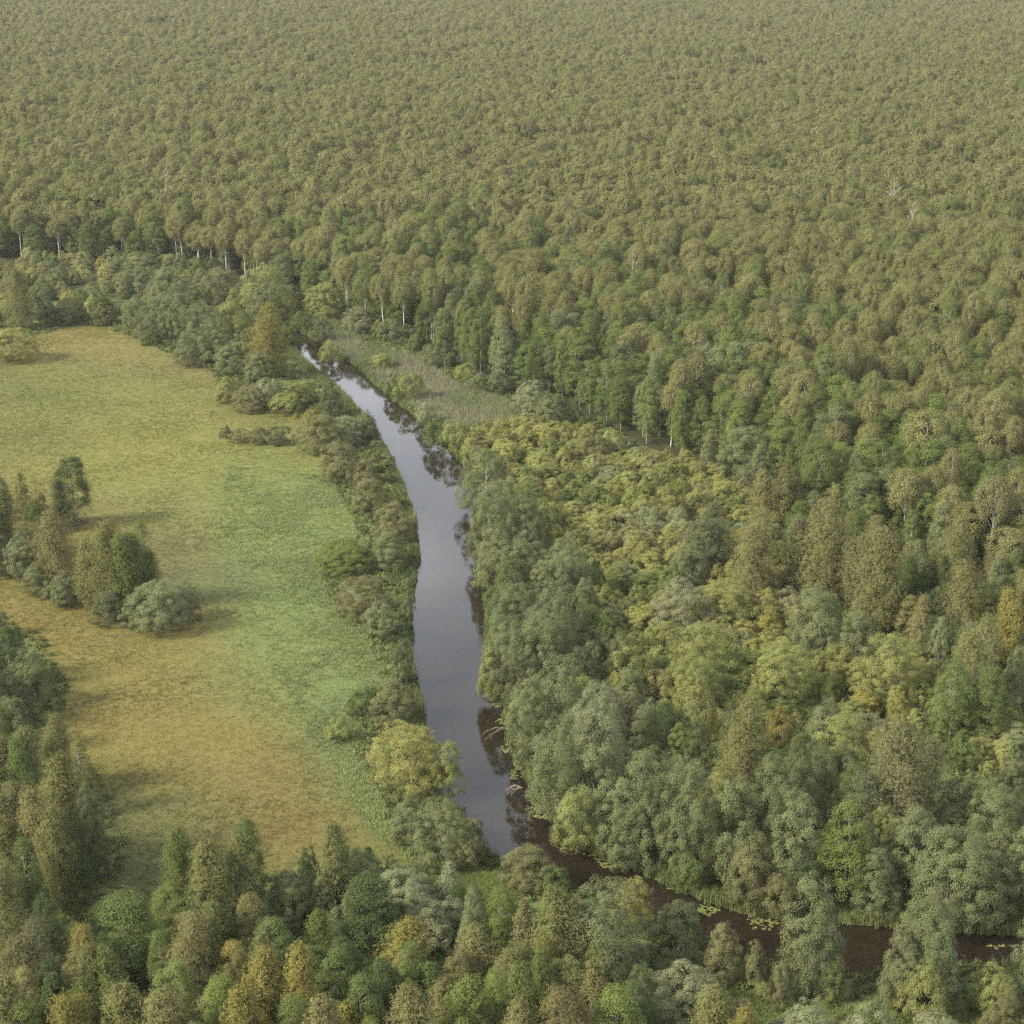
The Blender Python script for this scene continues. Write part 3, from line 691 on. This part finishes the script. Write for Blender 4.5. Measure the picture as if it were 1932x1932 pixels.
# ------------------------------------------------------------------ individuals and masses
def link(name, data, parent=None):
    o = bpy.data.objects.new(name, data)
    COL.objects.link(o)
    o.parent = parent
    return o
for p in PLANTS:
    u, v = proj(p['x'], p['y'])
    ut, vt = proj(p['x'], p['y'], p['h'])
    k = ppm(p['x'], p['y'], p['h'] * .6)
    wpx = p['w'] * k
    p['u'], p['v'], p['vt'] = u, v, vt
    p['in'] = (-wpx * .6 < u < 1932 + wpx * .6) and vt < 1925 and v > 3
    p['size'] = p['h'] * p['w'] * k * k
ONES, REST = [], []
for kd in ('birch_tree', 'alder_tree', 'willow_tree', 'sallow_shrub', 'dead_tree'):
    seen = sorted([p for p in PLANTS if p['kind'] == kd and p['in']], key=lambda p: (not p['hero'], -p['size']))
    ONES += seen[:300]
    REST += seen[300:] + [p for p in PLANTS if p['kind'] == kd and not p['in'] and p['y'] > 100]

GROUPS = {'birch_tree': 'birches', 'alder_tree': 'alders', 'willow_tree': 'willows', 'sallow_shrub': 'sallow shrubs', 'dead_tree': 'dead trees'}
def hue_word(kd, c):
    r, g, b = c
    lum = .3 * r + .6 * g + .1 * b
    if r > g * 1.32: w = 'rusty'
    elif r > g * 1.14: w = 'tan' if lum < .15 else 'golden'
    elif r > g * .99: w = 'olive' if lum < .15 else 'yellow'
    elif g > r * 1.3: w = 'bright green' if lum > .095 else ('green' if lum > .068 else 'dark green')
    elif b > g * .46: w = 'pale grey' if lum > .14 else ('grey-green' if lum > .088 else 'dark grey')
    else: w = 'yellow-green' if lum > .13 else 'olive green'
    return w
SPEC = {'birch_tree': 'birch', 'alder_tree': 'alder', 'willow_tree': 'willow', 'sallow_shrub': 'sallow shrub', 'dead_tree': 'bare dead tree'}
ORD = ['leftmost', 'second', 'third', 'fourth', 'fifth', 'sixth', 'seventh', 'eighth', 'ninth', 'tenth', 'eleventh', 'twelfth', 'thirteenth', 'fourteenth', 'fifteenth', 'sixteenth', 'seventeenth', 'eighteenth', 'nineteenth', 'twentieth']
MARKS = [(506, 650, 'the rusty gold birch'), (772, 1420, 'the golden bank willow'), (142, 930, 'the lone dark tree'), (302, 1140, 'the pale grove willow'), (318, 370, 'the white dead tree'),
         (1676, 400, 'the forked dead tree'), (1410, 860, 'the big grey willow dome'), (1395, 1430, 'the white-stemmed bank birch'), (1690, 1490, 'the brown bank birch'), (800, 720, 'the reed bed'), (38, 560, 'the olive meadow birch'),
         (1530, 1760, 'the side channel willow'), (128, 1530, 'the tall corner birch'), (1130, 1760, 'the great bottom willow'), (470, 1650, 'the pointed green tree'), (915, 930, 'the bare bank tree'),
         (1190, 540, 'the bare forest stems'), (1862, 1000, 'the tall twin-stemmed birch'), (28, 650, 'the yellow meadow bush'), (1090, 1340, 'the pale bank willow'), (620, 565, 'the river head willow')]
AREA = {'meadow island': 'meadow grove', 'left edge clump': 'left edge clump', 'lower left wood': 'lower left wood', 'bottom wood': 'bottom wood', 'left bank': 'left bank', 'meadow top thicket': 'far meadow thicket',
        'reed bank': 'reed bank', 'right bank': 'right bank', 'shrub basin': 'yellow shrub basin', 'basin edge': 'basin edge', 'forest': 'forest'}
by = {}
for p in ONES:
    if isinstance(p['hero'], str):
        p['label'] = p['hero']; continue
    vm = (p['v'] + p['vt']) / 2
    d, (mu, mv, mk) = min((math.hypot(p['u'] - m[0], (vm - m[1]) * 1.3), m) for m in MARKS)
    du, dv = p['u'] - mu, vm - mv
    if abs(du) > abs(dv) * .8: rel = ('right' if du > 0 else 'left') + ' of'
    else: rel = 'below' if dv > 0 else 'above'
    far = 'far ' if d > 330 else ('just ' if d < 70 else '')
    asp = p['h'] / (2 * p['w'])
    shape = ''
    if p['kind'] in ('birch_tree', 'alder_tree'): shape = 'slim ' if asp > 3.3 else ('broad ' if asp < 2.5 else '')
    else: shape = 'tall ' if p['h'] > (7.5 if p['kind'] == 'willow_tree' else 3.8) else ('low ' if p['h'] < (5 if p['kind'] == 'willow_tree' else 2.2) else '')
    p['label'] = f"{shape}{hue_word(p['kind'], p['tint'])} {SPEC[p['kind']]} {far}{rel} {mk}"
    by.setdefault(p['label'], []).append(p)
for lab, ps in by.items():
    if len(ps) < 2: continue
    ps.sort(key=lambda p: p['u'])
    n = len(ps)
    for i, p in enumerate(ps):
        j = n - 1 - i
        if i == 0: e = 'leftmost'
        elif j == 0: e = 'rightmost'
        elif i <= j: e = ORD[min(i, 19)] + ' from left'
        else: e = ORD[min(j, 19)] + ' from right'
        p['label'] = e + ' ' + lab
PART = {'sallow_shrub': ('foliage', 'stems')}
for p in ONES:
    pr = PROTO[p['form']][p['var']]
    r = link(p['kind'], None)
    r.empty_display_size = .5
    sx, sz = p['w'] / pr['R'], p['h'] / pr['H']
    r.location = (p['x'], p['y'], 0); r.rotation_euler = (0, 0, p['rot']); r.scale = (sx, sx, sz)
    r['label'] = p['label']; r['category'] = SPEC[p['kind']] if p['kind'] == 'sallow_shrub' else ('dead tree' if p['kind'] == 'dead_tree' else 'tree'); r['group'] = GROUPS[p['kind']] + ' of the ' + AREA[p['zone']]
    if pr['crown']:
        c = link('crown', pr['crown'], r); c['tint'] = p['tint']
    link('trunk', pr['trunk'], r)

def snag(u, v, ang, n, L, seed, label):
    g = np.random.default_rng(seed); x, y = at(u, v); paths = []
    for i in range(n):
        a = math.radians(ang) + g.normal(0, .35); l = L * g.uniform(.5, 1.1)
        t = np.linspace(0, 1, 5)
        P = np.stack([math.cos(a) * l * t, math.sin(a) * l * t, .6 + g.uniform(.2, .9) * np.sin(t * 2.4) * .8 - 1.5 * t ** 2], 1)
        paths.append((P, np.linspace(.055, .018, 5)))
        for s in (.45, .7):
            b = np.array([np.interp(s, t, P[:, j]) for j in range(3)]); e = a + g.choice([-1, 1]) * g.uniform(.5, 1.0)
            paths.append((np.stack([b, b + np.array([math.cos(e), math.sin(e), -.1]) * l * .18, b + np.array([math.cos(e), math.sin(e), -.3]) * l * .34]), np.array([.03, .02, .01])))
    V, Q = tubes(paths, 5)
    o = link('fallen_branch', mesh_from('fallen_branch', V, Q, None, M_SNAG, None, True)); o.location = (x, y, -.3)
    o['label'] = label; o['category'] = 'dead branch'
snag(938, 1305, 190, 7, 4.0, 301, 'fallen brown branches trailing into the river under the bank willows')
snag(962, 1380, 175, 3, 4.5, 302, 'thin sunken branch reaching out over the lily pads')
snag(985, 1490, 185, 6, 3.0, 303, 'small fan of dead twigs at the waterline by the bend')

# masses: one object each, every tree an instance of the same crowns and trunks
def nodes_for(name, coll):
    ng = bpy.data.node_groups.new(name, 'GeometryNodeTree')
    ng.interface.new_socket('Geometry', in_out='INPUT', socket_type='NodeSocketGeometry')
    ng.interface.new_socket('Geometry', in_out='OUTPUT', socket_type='NodeSocketGeometry')
    N, K = ng.nodes, ng.links.new
    i, o = N.new('NodeGroupInput'), N.new('NodeGroupOutput')
    ci = N.new('GeometryNodeCollectionInfo'); ci.inputs['Collection'].default_value = coll
    ci.inputs['Separate Children'].default_value = True; ci.inputs['Reset Children'].default_value = True
    ip = N.new('GeometryNodeInstanceOnPoints'); ip.inputs['Pick Instance'].default_value = True
    def named(n, t):
        a = N.new('GeometryNodeInputNamedAttribute'); a.data_type = t; a.inputs['Name'].default_value = n; return a
    K(i.outputs[0], ip.inputs['Points']); K(ci.outputs[0], ip.inputs['Instance'])
    K(named('which', 'INT').outputs['Attribute'], ip.inputs['Instance Index'])
    K(named('turn', 'FLOAT_VECTOR').outputs['Attribute'], ip.inputs['Rotation'])
    K(named('size', 'FLOAT_VECTOR').outputs['Attribute'], ip.inputs['Scale'])
    K(ip.outputs[0], o.inputs[0])
    return ng
def mass(name, pts, which, turn, size, tint, items, label, cat):
    """items: list of meshes or lists of meshes joined per index"""
    coll = bpy.data.collections.new(name + '_kinds')
    for k, me in enumerate(items):
        coll.objects.link(bpy.data.objects.new(f'{name}_{k:02d}', me))
    me = bpy.data.meshes.new(name)
    n = len(pts)
    me.vertices.add(n); me.vertices.foreach_set('co', np.asarray(pts, np.float32).ravel())
    a = me.attributes.new('which', 'INT', 'POINT'); a.data.foreach_set('value', np.asarray(which, np.int32))
    a = me.attributes.new('turn', 'FLOAT_VECTOR', 'POINT'); a.data.foreach_set('vector', np.asarray(turn, np.float32).ravel())
    a = me.attributes.new('size', 'FLOAT_VECTOR', 'POINT'); a.data.foreach_set('vector', np.asarray(size, np.float32).ravel())
    a = me.attributes.new('tint', 'FLOAT_VECTOR', 'POINT'); a.data.foreach_set('vector', np.asarray(tint, np.float32).ravel())
    o = link(name, me)
    md = o.modifiers.new('planting', 'NODES'); md.node_group = nodes_for(name, coll)
    o['kind'] = 'stuff'; o['label'] = label; o['category'] = cat
    return o
def joined(pr, name):
    """crown and trunk of one tree as a single two-material mesh"""
    a, b = pr['crown'], pr['trunk']
    me = bpy.data.meshes.new(name)
    na, nb = len(a.vertices), len(b.vertices)
    co = np.zeros((na + nb) * 3, np.float32); t = np.zeros(na * 3, np.float32); a.vertices.foreach_get('co', t); co[:na * 3] = t
    t = np.zeros(nb * 3, np.float32); b.vertices.foreach_get('co', t); co[na * 3:] = t
    la = np.zeros(len(a.loops), np.int32); a.loops.foreach_get('vertex_index', la)
    lb = np.zeros(len(b.loops), np.int32); b.loops.foreach_get('vertex_index', lb)
    q = np.concatenate([la, lb + na]).reshape(-1, 4)
    k = np.zeros(len(a.polygons), np.float32); a.attributes['leaf'].data.foreach_get('value', k)
    me = mesh_from(name, co.reshape(-1, 3), q, None, a.materials[0], np.concatenate([k, np.full(len(b.polygons), .5)]))
    me.materials.append(b.materials[0])
    me.polygons.foreach_set('material_index', np.concatenate([np.zeros(len(a.polygons), np.int32), np.ones(len(b.polygons), np.int32)]))
    return me
JOIN = {f: [joined(pr, f'{f}_{i}') for i, pr in enumerate(v)] for f, v in PROTO.items() if v[0]['crown']}
for kd, name, label, cat, forms in (('birch_tree', 'birch_forest', 'closed canopy of olive and tan birches reaching to the top of the picture', 'forest', ('young_birch', 'broad_birch', 'great_birch', 'tall_birch', 'far_birch')),
                                    ('alder_tree', 'alder_stand', 'green alders scattered through the birch forest canopy', 'forest', ('alder', 'far_alder')),
                                    ('willow_tree', 'willow_thicket', 'further grey willows of the wood outside the counted ones', 'thicket', ('willow', 'tall_willow', 'great_willow')),
                                    ('sallow_shrub', 'shrub_thicket', 'small shrubs filling the gaps of the bank thickets', 'thicket', ('sallow',))):
    ps = [p for p in REST if p['kind'] == kd]
    if not ps: continue
    items, base = [], {}
    for f in forms:
        base[f] = len(items); items += JOIN[f]
    pts, wh, tu, sz, ti = [], [], [], [], []
    for p in ps:
        f = p['form']
        if p['y'] > 620: f = {'tall_birch': 'far_birch', 'alder': 'far_alder'}.get(f, f)
        j = rnd.randrange(len(PROTO[f])); pr = PROTO[f][j]
        pts.append((p['x'], p['y'], 0)); wh.append(base[f] + j); tu.append((0, 0, p['rot']))
        s = p['w'] / pr['R']; sz.append((s, s, p['h'] / pr['H'])); ti.append(p['tint'])
    mass(name, pts, wh, tu, sz, ti, items, label, cat)

# ------------------------------------------------------------------ ground, river
def axis(lo, hi, a, b, step, grow=1.25):
    c = list(np.arange(a, b + .01, step)); s = step; x = c[-1]
    while x < hi: s *= grow; x += s; c.append(x)
    s = step; x = c[0]; pre = []
    while x > lo: s *= grow; x -= s; pre.append(x)
    return np.array(pre[::-1] + c)
ax_, ay_ = axis(-5000, 5000, -95, 115, 1.0), axis(-600, 9000, 150, 520, 1.25)
GX, GY = np.meshgrid(ax_, ay_)
X, Y = GX.ravel(), GY.ravel()
core = (np.abs(X) < 200) & (Y > 120) & (Y < 560)
D = np.full(X.shape, 999.0)
D[core] = edge_dist(RIVER, X[core], Y[core])
inr = np.zeros(X.shape, bool); inr[core] = inside(RIVER, X[core], Y[core])
D[inr] *= -1
Zg = np.where(D > 4, 0, np.where(D > 0, -.75 * (1 - D / 4) ** 2, -.75 + .45 * np.maximum(D, -3)))
Zg = Zg + (vnoise(X, Y, 9, 21) - .5) * .06 * (np.abs(X) < 300) * (D > 1)
# plant colours of the ground cover; lower blobs include painted tree shade and vignetting
BLOBS = [(634, 1394, 20, 7, (.21, .165, .125), 4),  # plan u, v, ru, rv, colour, weight
    (150, 640, 120, 40, (.190, .150, .050), .8), (330, 690, 140, 30, (.180, .150, .060), .7), (100, 730, 160, 50, (.130, .130, .042), .8), (300, 760, 180, 50, (.165, .170, .045), .8), (450, 760, 120, 40, (.140, .115, .040), .8),
    (60, 820, 120, 40, (.140, .130, .042), .8), (280, 860, 150, 60, (.180, .165, .043), .9), (480, 900, 150, 60, (.150, .160, .045), .9), (120, 1000, 200, 50, (.150, .120, .040), .8), (350, 970, 120, 50, (.150, .150, .050), .8),
    (500, 980, 120, 70, (.140, .165, .055), .9), (580, 1100, 90, 120, (.125, .160, .055), .9), (440, 1090, 80, 30, (.095, .105, .045), .9), (330, 1040, 60, 40, (.115, .100, .045), .8), (100, 1180, 220, 50, (.165, .125, .038), .9), (300, 1260, 120, 60, (.165, .130, .040), .8),
    (560, 1250, 140, 90, (.135, .160, .052), .9), (650, 1330, 60, 60, (.110, .150, .060), .9), (350, 1400, 140, 60, (.175, .125, .038), .9), (250, 1450, 100, 50, (.150, .130, .036), .7), (520, 1470, 140, 50, (.160, .118, .040), .9), (660, 1450, 80, 70, (.105, .135, .050), .9),
    (330, 1540, 150, 50, (.115, .110, .040), .9), (560, 1560, 150, 45, (.145, .100, .034), .9), (720, 1560, 50, 60, (.110, .135, .045), .9), (280, 1650, 120, 60, (.085, .085, .030), .9), (480, 1640, 100, 40, (.120, .105, .036), .8), (840, 1640, 90, 40, (.100, .105, .036), .9), (690, 1610, 70, 35, (.130, .105, .032), .8), (450, 1310, 100, 50, (.140, .130, .042), .7)]  # lower meadow painted darker, deepest in the shaded trough beside the left trees
def meadow_colour(x, y):
    u, v = proj(x, y)
    c = np.zeros(u.shape + (3,)); w = np.full(u.shape, .05); c += np.array((.150, .135, .042)) * .05
    for bu, bv, ru, rv, col, k in BLOBS:
        e = np.exp(-(((u - bu) / ru) ** 2 + ((v - bv) / rv) ** 2) * .9) * k
        c += e[..., None] * np.array(col); w += e
    c = c / w[..., None]
    c = c * .84 + np.array((.155, .150, .047)) * .16
    n = vnoise(x, y, 6, 31) * .6 + vnoise(x, y, 2.2, 32) * .4
    n2 = vnoise(x + y * .6, y * .35, 5, 33)
    return c * np.array((.645, .685, .70)) * (1 + (n - .5) * .14)[..., None] * (1 + (n2 - .5)[..., None] * np.array((.10, .04, .03)))
C = np.tile(np.array((.030, .032, .016)), (X.size, 1))
nz = vnoise(X, Y, 7, 41)
C *= (1 + (nz - .5) * .5)[:, None]
Cm = meadow_colour(X[core], Y[core])
md = np.where(inside(MEADOW, X[core], Y[core]), 1, -1) * edge_dist(MEADOW, X[core], Y[core])
wt = np.clip(.5 + md / 3 + (vnoise(X[core], Y[core], 3, 42) - .5) * .8, 0, 1)[:, None]
scrub = np.array((.062, .080, .028)) * (1 + (vnoise(X[core], Y[core], 4, 43) - .5) * .6)[:, None]
fo = inside(FOREST, X[core], Y[core])[:, None]
C[core] = np.where(fo, C[core], scrub) * (1 - wt) + Cm * wt
rd = inside(REEDS, X, Y); C[rd] = np.array((.160, .150, .090)) * (1 + (nz[rd] - .5) * .5)[:, None]
mudw = np.clip(1 - np.abs(D + .3) / .9, 0, 1)[:, None]
C = C * (1 - mudw) + np.array((.060, .042, .026)) * mudw
C = np.where((D < -.8)[:, None], np.array((.035, .022, .012)), C)
nx, ny = len(ax_), len(ay_)
I = np.arange(nx * ny).reshape(ny, nx)
Q = np.stack([I[:-1, :-1], I[:-1, 1:], I[1:, 1:], I[1:, :-1]], -1).reshape(-1, 4)
m, N, K = new_mat('ground_cover')
o_ = N.new('ShaderNodeOutputMaterial'); p_ = N.new('ShaderNodeBsdfPrincipled'); p_.inputs['Roughness'].default_value = .95; p_.inputs['Specular IOR Level'].default_value = .1
va = N.new('ShaderNodeAttribute'); va.attribute_name = 'cover'
tc_ = N.new('ShaderNodeTexCoord')
n1 = N.new('ShaderNodeTexNoise'); n1.inputs['Scale'].default_value = 2.2; n1.inputs['Detail'].default_value = 6; n1.inputs['Roughness'].default_value = .7
mr = N.new('ShaderNodeMapRange'); mr.inputs['From Min'].default_value, mr.inputs['From Max'].default_value = .3, .7; mr.inputs['To Min'].default_value, mr.inputs['To Max'].default_value = .7, 1.3
hs = N.new('ShaderNodeHueSaturation'); bp = N.new('ShaderNodeBump'); bp.inputs['Strength'].default_value = .6; bp.inputs['Distance'].default_value = .25
K(tc_.outputs['Object'], n1.inputs['Vector']); K(n1.outputs['Fac'], mr.inputs['Value']); K(mr.outputs[0], hs.inputs['Value']); K(va.outputs['Color'], hs.inputs['Color'])
K(hs.outputs['Color'], p_.inputs['Base Color']); K(n1.outputs['Fac'], bp.inputs['Height']); K(bp.outputs[0], p_.inputs['Normal']); K(p_.outputs[0], o_.inputs['Surface'])
gm = mesh_from('ground', np.stack([X, Y, Zg], 1), Q, None, m, None, True)
ca = gm.attributes.new('cover', 'FLOAT_COLOR', 'POINT'); ca.data.foreach_set('color', np.concatenate([C, np.ones((len(C), 1))], 1).astype(np.float32).ravel())
ground = link('ground', gm); ground['kind'] = 'structure'; ground['label'] = 'flat meadow ground and forest floor'

m, N, K = new_mat('river_water')
o_ = N.new('ShaderNodeOutputMaterial'); p_ = N.new('ShaderNodeBsdfPrincipled')
p_.inputs['Base Color'].default_value = (.0115, .0088, .0052, 1); p_.inputs['Roughness'].default_value = .03; p_.inputs['IOR'].default_value = 1.333
tc_ = N.new('ShaderNodeTexCoord'); n1 = N.new('ShaderNodeTexNoise'); n1.inputs['Scale'].default_value = 1.4; n1.inputs['Detail'].default_value = 3
bp = N.new('ShaderNodeBump'); bp.inputs['Strength'].default_value = .04; bp.inputs['Distance'].default_value = .05
K(tc_.outputs['Object'], n1.inputs['Vector']); K(n1.outputs['Fac'], bp.inputs['Height']); K(bp.outputs[0], p_.inputs['Normal']); K(p_.outputs[0], o_.inputs['Surface'])
Lb, Rb = poly(LEFT_BANK, WATER_Z), poly(RIGHT_BANK, WATER_Z)
def resample(P, n):
    d = np.concatenate([[0], np.cumsum(np.hypot(*np.diff(P, axis=0).T))]); t = np.linspace(0, d[-1], n)
    return np.stack([np.interp(t, d, P[:, 0]), np.interp(t, d, P[:, 1])], 1)
Lr, Rr = resample(Lb, 90), resample(Rb, 90)
ext = nrm(Lr - Rr) * 2.5
V = np.concatenate([np.c_[Lr + ext, np.full(90, WATER_Z)], np.c_[Rr - ext, np.full(90, WATER_Z)]])
Q = [(i, i + 1, 91 + i, 90 + i) for i in range(89)]
water = link('river_water', mesh_from('river_water', V, Q, None, m)); water['kind'] = 'structure'; water['label'] = 'still brown river mirroring grey cloud'

# ------------------------------------------------------------------ grasses, reeds, undergrowth, lily pads
def tuft(seed, n, h, r, w, lean, name):
    g = np.random.default_rng(seed)
    a = g.uniform(0, 6.28, n); rr = np.sqrt(g.uniform(0, 1, n)) * r
    b = np.stack([np.cos(a) * rr, np.sin(a) * rr, np.full(n, -.05)], 1)
    la = g.uniform(0, 6.28, n); hh = h * g.uniform(.6, 1.1, n); le = lean * g.uniform(.3, 1.2, n) * hh
    tip = b + np.stack([np.cos(la) * le, np.sin(la) * le, hh], 1)
    s = g.uniform(0, 6.28, n); side = np.stack([np.cos(s), np.sin(s), 0 * s], 1) * w * g.uniform(.7, 1.3, n)[:, None]
    V = np.stack([b - side, b + side, tip], 1).reshape(-1, 3)
    return mesh_from(name, V, None, np.arange(len(V)).reshape(-1, 3), M_GRASS, g.uniform(0, 1, n))
def herb(seed, n, h, r, ls, name):
    g = np.random.default_rng(seed); lv = Leaves()
    d = nrm(g.normal(0, 1, (n, 3)) + np.array([0, 0, .6])); d[:, 2] = np.abs(d[:, 2])
    c = d * np.array([r, r, h]) * g.uniform(.5, 1, (n, 1))
    lv.add(c, d + g.normal(0, .5, (n, 3)), d + np.array([0, 0, .8]) + g.normal(0, .4, (n, 3)), g.uniform(.25, .5, n) * ls, g.uniform(.14, .26, n) * ls, g.uniform(0, 1, n))
    return lv.mesh(name, M_GRASS)
def rand_in(P, n, test=None):
    x0, y0 = P.min(0); x1, y1 = P.max(0)
    X_, Y_ = [], []
    tot = 0
    while tot < n:
        x = rng.uniform(x0, x1, n * 2); y = rng.uniform(y0, y1, n * 2)
        k = inside(P, x, y)
        if test is not None: k &= test(x, y)
        X_.append(x[k]); Y_.append(y[k]); tot += k.sum()
        if k.sum() == 0: break
    return np.concatenate(X_)[:n], np.concatenate(Y_)[:n]
dry = lambda x, y: (~inside(RIVER, x, y)) & (edge_dist(RIVER, x, y) > .3)
def stuff(name, x, y, z, items, hs, tint, label, cat, ws=None):
    n = len(x)
    ws = hs if ws is None else ws
    mass(name, np.stack([x, y, np.full(n, z) if np.isscalar(z) else z], 1), rng.integers(0, len(items), n), np.stack([0 * x, 0 * x, rng.uniform(0, 6.28, n)], 1), np.stack([ws, ws, hs], 1), tint, items, label, cat)
x, y = rand_in(MEADOW, 95000, lambda x, y: dry(x, y) & (np.abs(x) < .285 * y + 14))
c = meadow_colour(x, y) * (1 + rng.normal(0, .06, (len(x), 1))) * 1.10
stuff('meadow_grass', x, y, .0, [tuft(200 + i, 12, .20, .42, .04, 2.0, f'grass_{i}') for i in range(4)], rng.uniform(.6, 1.3, len(x)) * (.85 + .3 * vnoise(x, y, 14, 51)), c, 'uncut yellow-green grass of the riverside meadow', 'grass')
LUSH = poly([(430, 880), (640, 900), (690, 1000), (630, 1060), (650, 1160), (720, 1210), (740, 1300), (690, 1350), (700, 1440), (740, 1510), (770, 1590), (860, 1650), (820, 1660), (700, 1570), (620, 1440), (560, 1340), (480, 1200), (400, 1060)])
x, y = rand_in(LUSH, 9000, lambda x, y: dry(x, y) & (vnoise(x, y, 9, 56) + .35 * np.clip(1 - edge_dist(MEADOW, x, y) / 9, 0, 1) + (vnoise(x, y, 2.5, 59) - .5) * .5 + rng.normal(0, .16, x.shape) > .62))
c = np.array((.150, .182, .074)) * (1 + rng.normal(0, .12, (len(x), 1))) * (.9 + .35 * vnoise(x, y, 11, 57))[:, None]
stuff('tall_grass', x, y, -.02, [tuft(240 + i, 12, .48, .4, .04, 1.1, f'tall_grass_{i}') for i in range(3)], rng.uniform(.6, 1.3, len(x)), c, 'taller ragged blue-green grass along the river side of the meadow', 'grass')
cx_, cy_ = zip(*[rand_in(q, n, dry) for q, n in ((CLEAR[0], 2500), (CLEAR[1], 5000), (CLEAR[2], 900), (CLEAR[3], 400), (CLEAR[4], 400))])
x, y = np.concatenate(cx_), np.concatenate(cy_)
c = np.array((.095, .120, .036)) * (1 + rng.normal(0, .12, (len(x), 1))) * (.8 + .5 * vnoise(x, y, 6, 58))[:, None]
stuff('clearing_grass', x, y, -.02, [tuft(250 + i, 13, .4, .45, .04, 1.2, f'clearing_grass_{i}') for i in range(3)], rng.uniform(.6, 1.3, len(x)), c, 'green grass of the narrow strips and clearings between the bushes', 'grass')
x, y = rand_in(REEDS, 7000, dry)
c = np.array((.180, .178, .115)) * (1 + rng.normal(0, .18, (len(x), 1)))
gmix = np.clip((vnoise(x, y, 12, 52) - .47) * 3.5, 0, 1)[:, None]
c = c * (1 - gmix) + np.array((.125, .148, .062)) * gmix
stuff('reed_bed', x, y, -.1, [tuft(210 + i, 16, 1.7, .55, .03, .16, f'reeds_{i}') for i in range(3)], rng.uniform(.7, 1.15, len(x)), c, 'dry grey-tan reeds along the narrow upper river', 'reeds')
UNDER = poly([(-150, 600), (560, 560), (1240, 830), (1500, 930), (1600, 1020), (2100, 1200), (2100, 2000), (-150, 2000)])
def und(x, y):
    return dry(x, y) & ~np.any([inside(q, x, y) for q in CLEAR], axis=0) & (~inside(MEADOW, x, y) | (edge_dist(MEADOW, x, y) < 1.5)) & ~inside(FOREST, x, y)
x, y = rand_in(UNDER, 26000, und)
n_ = vnoise(x, y, 10, 53)
c = np.array((.062, .082, .029)) * (1 - n_[:, None]) + np.array((.115, .120, .045)) * n_[:, None]
c = c * (1 + rng.normal(0, .18, (len(x), 1)))
stuff('undergrowth', x, y, 0, [herb(220 + i, 46, .8, .6, .8, f'herb_{i}') for i in range(4)], rng.uniform(.5, 1.4, len(x)), c, 'rank green herbs growing under and between the bushes', 'undergrowth')
# sedge and reed fringe along both banks
def fringe(bank, n, lo, hi, sgn):
    P = resample(poly(bank, WATER_Z), 900)
    T = nrm(np.gradient(P, axis=0)); Nn = np.stack([-T[:, 1], T[:, 0]], 1) * sgn
    i = rng.integers(0, len(P), n); q = P[i] + Nn[i] * rng.uniform(lo, hi, n)[:, None] + rng.normal(0, .3, (n, 2))
    return q[:, 0], q[:, 1]
lx, ly = fringe(LEFT_BANK, 5200, -.3, 2.6, -1)
rx, ry = fringe(RIGHT_BANK, 5200, -.3, 2.2, 1)
x, y = np.concatenate([lx, rx]), np.concatenate([ly, ry])
k = ~inside(RIVER, x, y) | (edge_dist(RIVER, x, y) < .5)
k &= ~((np.arange(len(x)) < len(lx)) & (proj(x, y)[1] > 1640) & (rng.uniform(0, 1, len(x)) < .8))
x, y = x[k], y[k]
n_ = vnoise(x, y, 9, 54)[:, None]
c = (np.array((.090, .125, .050)) * (1 - n_) + np.array((.150, .165, .060)) * n_) * (1 + rng.normal(0, .16, (len(x), 1)))
stuff('bank_sedge', x, y, -.45, [tuft(230 + i, 15, 1.5, .4, .035, .25, f'sedge_{i}') for i in range(3)], rng.uniform(.6, 1.25, len(x)), c, 'green sedge and reeds fringing both river banks', 'sedge')
def pad_mesh():
    a = np.linspace(.25, 6.03, 9)
    V = np.concatenate([[[0, 0, 0]], np.stack([np.cos(a), np.sin(a), .03 * np.sin(3 * a)], 1)])
    return mesh_from('lily_leaf', V, None, [(0, i, i + 1) for i in range(1, 9)], M_GRASS, np.full(8, .5))
px_, py_ = fringe(RIGHT_BANK, 7000, .0, 2.6, -1)
u_, v_ = proj(px_, py_)
k = inside(RIVER, px_, py_) & (vnoise(px_, py_, 3, 55) - edge_dist(RIVER, px_, py_) * .16 > .42) & (v_ > 1300)
px_, py_ = px_[k], py_[k]
c = np.array((.120, .130, .045)) * (1 + rng.normal(0, .25, (len(px_), 1)))
stuff('lily_pads', px_, py_, WATER_Z + .02 + rng.uniform(0, .02, len(px_)), [pad_mesh()], rng.uniform(.14, .26, len(px_)), c, 'yellow-green lily pads floating along the right bank', 'lily pads')

# ------------------------------------------------------------------ air
def haze_box(x0, x1, y0, y1, z0, z1, dens):
    V = [(x, y, z) for z in (z0, z1) for y in (y0, y1) for x in (x0, x1)]
    Q = [(0, 2, 3, 1), (4, 5, 7, 6), (0, 1, 5, 4), (2, 6, 7, 3), (0, 4, 6, 2), (1, 3, 7, 5)]
    m, N, K = new_mat('air')
    o_ = N.new('ShaderNodeOutputMaterial'); v_ = N.new('ShaderNodeVolumePrincipled')
    v_.inputs['Color'].default_value = (.84, .83, .79, 1); v_.inputs['Density'].default_value = dens; v_.inputs['Anisotropy'].default_value = .3
    K(v_.outputs[0], o_.inputs['Volume'])
    h = link('haze', mesh_from('haze', V, Q, None, m)); h['kind'] = 'stuff'; h['label'] = 'thin pale haze over the forest'
HAZE = 0.00005
if HAZE: haze_box(-6500, 6500, -1500, 11500, -3.5, 124, HAZE)
print('PLANTS', len(PLANTS), 'ONES', len(ONES), {k: sum(p['kind'] == k for p in ONES) for k in GROUPS}, {k: sum(p['kind'] == k for p in REST) for k in GROUPS})
